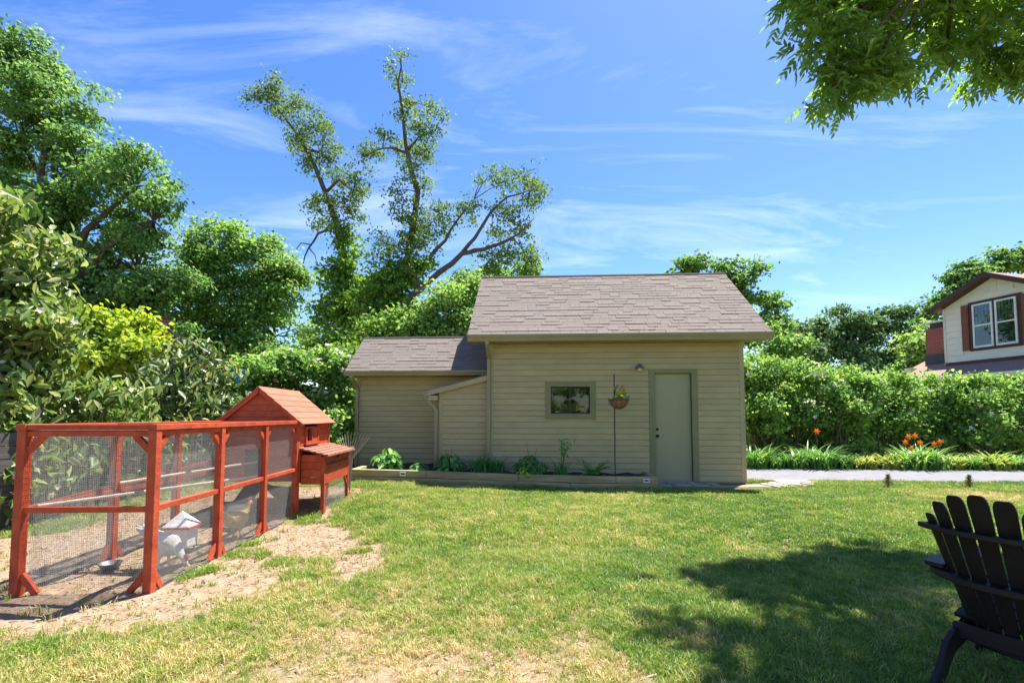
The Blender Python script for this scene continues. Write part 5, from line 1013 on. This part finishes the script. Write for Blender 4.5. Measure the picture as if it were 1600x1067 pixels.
# ================================================================== LAWN AND LITTER (scattered tufts)
lib = bpy.data.collections.new('tuft_library')
def tuft(name, n, rad, h, w, lean, mat):
    an = RNG.random(n) * 6.283; r = rad * np.sqrt(RNG.random(n)); b0 = np.c_[np.cos(an) * r, np.sin(an) * r, np.full(n, -.004)]; hd = RNG.random(n) * 6.283; H = h * RNG.uniform(.5, 1.15, n); ln = lean * RNG.uniform(.2, 1.3, n)
    f_ = np.c_[np.cos(hd), np.sin(hd), np.zeros(n)]; s_ = np.c_[-np.sin(hd), np.cos(hd), np.zeros(n)]; up_ = np.array([0, 0, 1.])
    m1_ = b0 + f_ * (H * ln * .3)[:, None] + up_ * (H * .55)[:, None]; e_ = b0 + f_ * (H * ln)[:, None] + up_ * (H * (1 - .3 * ln))[:, None]
    V = np.stack([b0 - s_ * w / 2, b0 + s_ * w / 2, m1_ + s_ * w * .4, m1_ - s_ * w * .4, e_], 1).reshape(-1, 3); k = np.arange(n)[:, None] * 5
    me = bpy.data.meshes.new(name); F = [tuple(q) for q in (k + [[0, 1, 2, 3]])] + [tuple(q) for q in (k + [[3, 2, 4]])]; me.from_pydata(V.tolist(), [], F); me.materials.append(mat)
    o = bpy.data.objects.new(name, me); lib.objects.link(o); return o
for i in range(4): tuft('a_tuft_%d' % i, 13, .028, .058, .0044, .7, LM['grass'])
for i in range(3): tuft('b_tuft_%d' % i, 18, .05, .058, .0065, .8, LM['grass'])
lib2 = bpy.data.collections.new('litter_library')
for i in range(4):
    me = bpy.data.meshes.new('bit'); l_, w_ = RNG.uniform(.018, .04), RNG.uniform(.003, .008); me.from_pydata([(-l_, -w_, 0), (l_, -w_ * .6, .003), (l_ * .9, w_, .004), (-l_ * .8, w_, .002), (0, 0, .006)], [], [(0, 1, 4), (1, 2, 4), (2, 3, 4), (3, 0, 4)]); me.materials.append(LM['straw']); o = bpy.data.objects.new('bit_%d' % i, me); lib2.objects.link(o)
def scatter(name, pts, rot, scl, var, tint, coll, label, cat):
    me = bpy.data.meshes.new(name); me.vertices.add(len(pts)); me.vertices.foreach_set('co', np.asarray(pts, np.float32).ravel())
    for an_, ty, da, key in (('rot', 'FLOAT_VECTOR', rot, 'vector'), ('scl', 'FLOAT', scl, 'value'), ('var', 'INT', var, 'value'), ('tint', 'FLOAT', tint, 'value')):
        a_ = me.attributes.new(an_, ty, 'POINT'); a_.data.foreach_set(key, np.asarray(da, np.int32 if ty == 'INT' else np.float32).ravel())
    o = bpy.data.objects.new(name, me); COL.objects.link(o); o['kind'] = 'stuff'; tag(o, label, cat)
    g = bpy.data.node_groups.new(name, 'GeometryNodeTree'); g.interface.new_socket('Geometry', in_out='INPUT', socket_type='NodeSocketGeometry'); g.interface.new_socket('Geometry', in_out='OUTPUT', socket_type='NodeSocketGeometry')
    N, Lk = g.nodes, g.links; gi, go = N.new('NodeGroupInput'), N.new('NodeGroupOutput'); ip = N.new('GeometryNodeInstanceOnPoints'); ci = N.new('GeometryNodeCollectionInfo'); ci.inputs[0].default_value = coll; ci.inputs['Separate Children'].default_value = True; ci.inputs['Reset Children'].default_value = True
    def attr(nm, ty): a_ = N.new('GeometryNodeInputNamedAttribute'); a_.data_type = ty; a_.inputs[0].default_value = nm; return a_.outputs[0]
    Lk.new(gi.outputs[0], ip.inputs['Points']); Lk.new(ci.outputs[0], ip.inputs['Instance']); ip.inputs['Pick Instance'].default_value = True
    Lk.new(attr('var', 'INT'), ip.inputs['Instance Index']); e2r = N.new('FunctionNodeEulerToRotation'); Lk.new(attr('rot', 'FLOAT_VECTOR'), e2r.inputs[0]); Lk.new(e2r.outputs[0], ip.inputs['Rotation']); Lk.new(attr('scl', 'FLOAT'), ip.inputs['Scale'])
    Lk.new(ip.outputs[0], go.inputs[0]); md = o.modifiers.new('scatter', 'NODES'); md.node_group = g; return o
def sample(n, y0, y1, pw=1.0):
    y = y0 + (y1 - y0) * RNG.random(n) ** pw; w = 1.22 * y + .5; x = RNG.uniform(-1, 1, n) * w; return x, y
def gz(x, y, d): return hgt(x, y) + (fbm(x, y, 1.7) - .5) * .03 + d * (fbm(x, y, 6) - .5) * .045 - .004
TUFTS = [(*G(px, py)[:2], r) for px, py, r in [(375, 865, .13), (385, 852, .1), (480, 900, .16), (320, 893, .12), (300, 900, .08), (495, 812, .22), (470, 818, .14), (550, 785, .3), (560, 800, .2), (420, 845, .1), (440, 880, .12), (500, 880, .1), (60, 800, .5), (150, 790, .5), (230, 780, .4), (410, 868, .06), (560, 862, .09), (580, 848, .08)]]
def lawn(n, y0, y1, pw, var0, nvar, sc0):
    x, y = sample(n, y0, y1, pw); u, v = toS(x, y)
    ok = ~((u < .04) & (v > BF + .0) & (u > BU0)) & ~((v > .35) & (u > -9)) & (x > -5.7) & (x < 13) & ~((u > -1.95) & (u < -.5) & (v > -.52) & (v < 0) & (RNG.random(n) < .85))
    pw_ = np.array([S(*q)[:2] for q in pathc]); 
    dp = np.min([np.hypot(x - a_[0], y - a_[1]) for a_ in [S(*patho(t_)[0])[:2] for t_ in np.linspace(.3, 1, 12)]], 0); ok &= (dp > .33)
    d = dirtness(x, y, 8, .09); dr = dryness(x, y); green = np.zeros(n)
    for cx, cy, r in TUFTS: green = np.maximum(green, np.exp(-((x - cx) ** 2 + (y - cy) ** 2) / (r * r)))
    green = green * (.3 + 1.2 * fbm(x, y, 5)); dens = np.clip(1 - d * 1.05, .0, 1) * np.clip(1.06 - .95 * dr, .08, 1); dens = np.maximum(dens, np.clip(green, 0, 1)); dens = np.maximum(dens, .012)
    ok &= RNG.random(n) < dens; x, y, d, dr, green = x[ok], y[ok], d[ok], dr[ok], green[ok]; n = len(x)
    patch = fbm(x + 5, y + 2, .9); fine = fbm(x, y, 4.5)
    tint = .36 + .5 * (patch - .5) + .36 * (fine - .5) + .42 * dr + RNG.normal(0, .13, n) + .1 * d - .15 * np.clip(green, 0, 1); tint = np.where(RNG.random(n) < .1 + .35 * dr, tint + .35, tint)
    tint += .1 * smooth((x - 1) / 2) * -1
    sc = sc0 * RNG.uniform(.65, 1.2, n) * (1 - .35 * dr) * (.62 + .9 * fine)
    rot = np.c_[RNG.normal(0, .16, n), RNG.normal(0, .16, n), RNG.random(n) * 6.283]
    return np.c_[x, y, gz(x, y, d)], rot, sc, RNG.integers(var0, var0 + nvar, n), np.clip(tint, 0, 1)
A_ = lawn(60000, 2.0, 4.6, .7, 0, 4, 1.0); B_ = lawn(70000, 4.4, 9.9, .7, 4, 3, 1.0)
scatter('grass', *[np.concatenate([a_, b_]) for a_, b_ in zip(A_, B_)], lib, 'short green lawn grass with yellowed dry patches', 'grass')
x, y = sample(120000, 2.0, 9.5, .6); d = dirtness(x, y, 5); dr = dryness(x, y); u, v = toS(x, y); ok = (RNG.random(len(x)) < np.maximum(d * (.3 + 1.1 * np.clip(fbm(x, y, 1.6) - .25, 0, 1)), dr * .5)) & (x > -5.6) & ((v < BF - .02) | (u < BU0)) ; x, y, d = x[ok], y[ok], d[ok]; n = len(x)
scatter('straw_litter', np.c_[x, y, gz(x, y, d) + .003], np.c_[RNG.normal(0, .25, n), RNG.normal(0, .25, n), RNG.random(n) * 6.283], RNG.uniform(.35, 1.0, n), RNG.integers(0, 4, n), RNG.random(n), lib2, 'loose straw and wood chips littering the bare earth', 'straw')
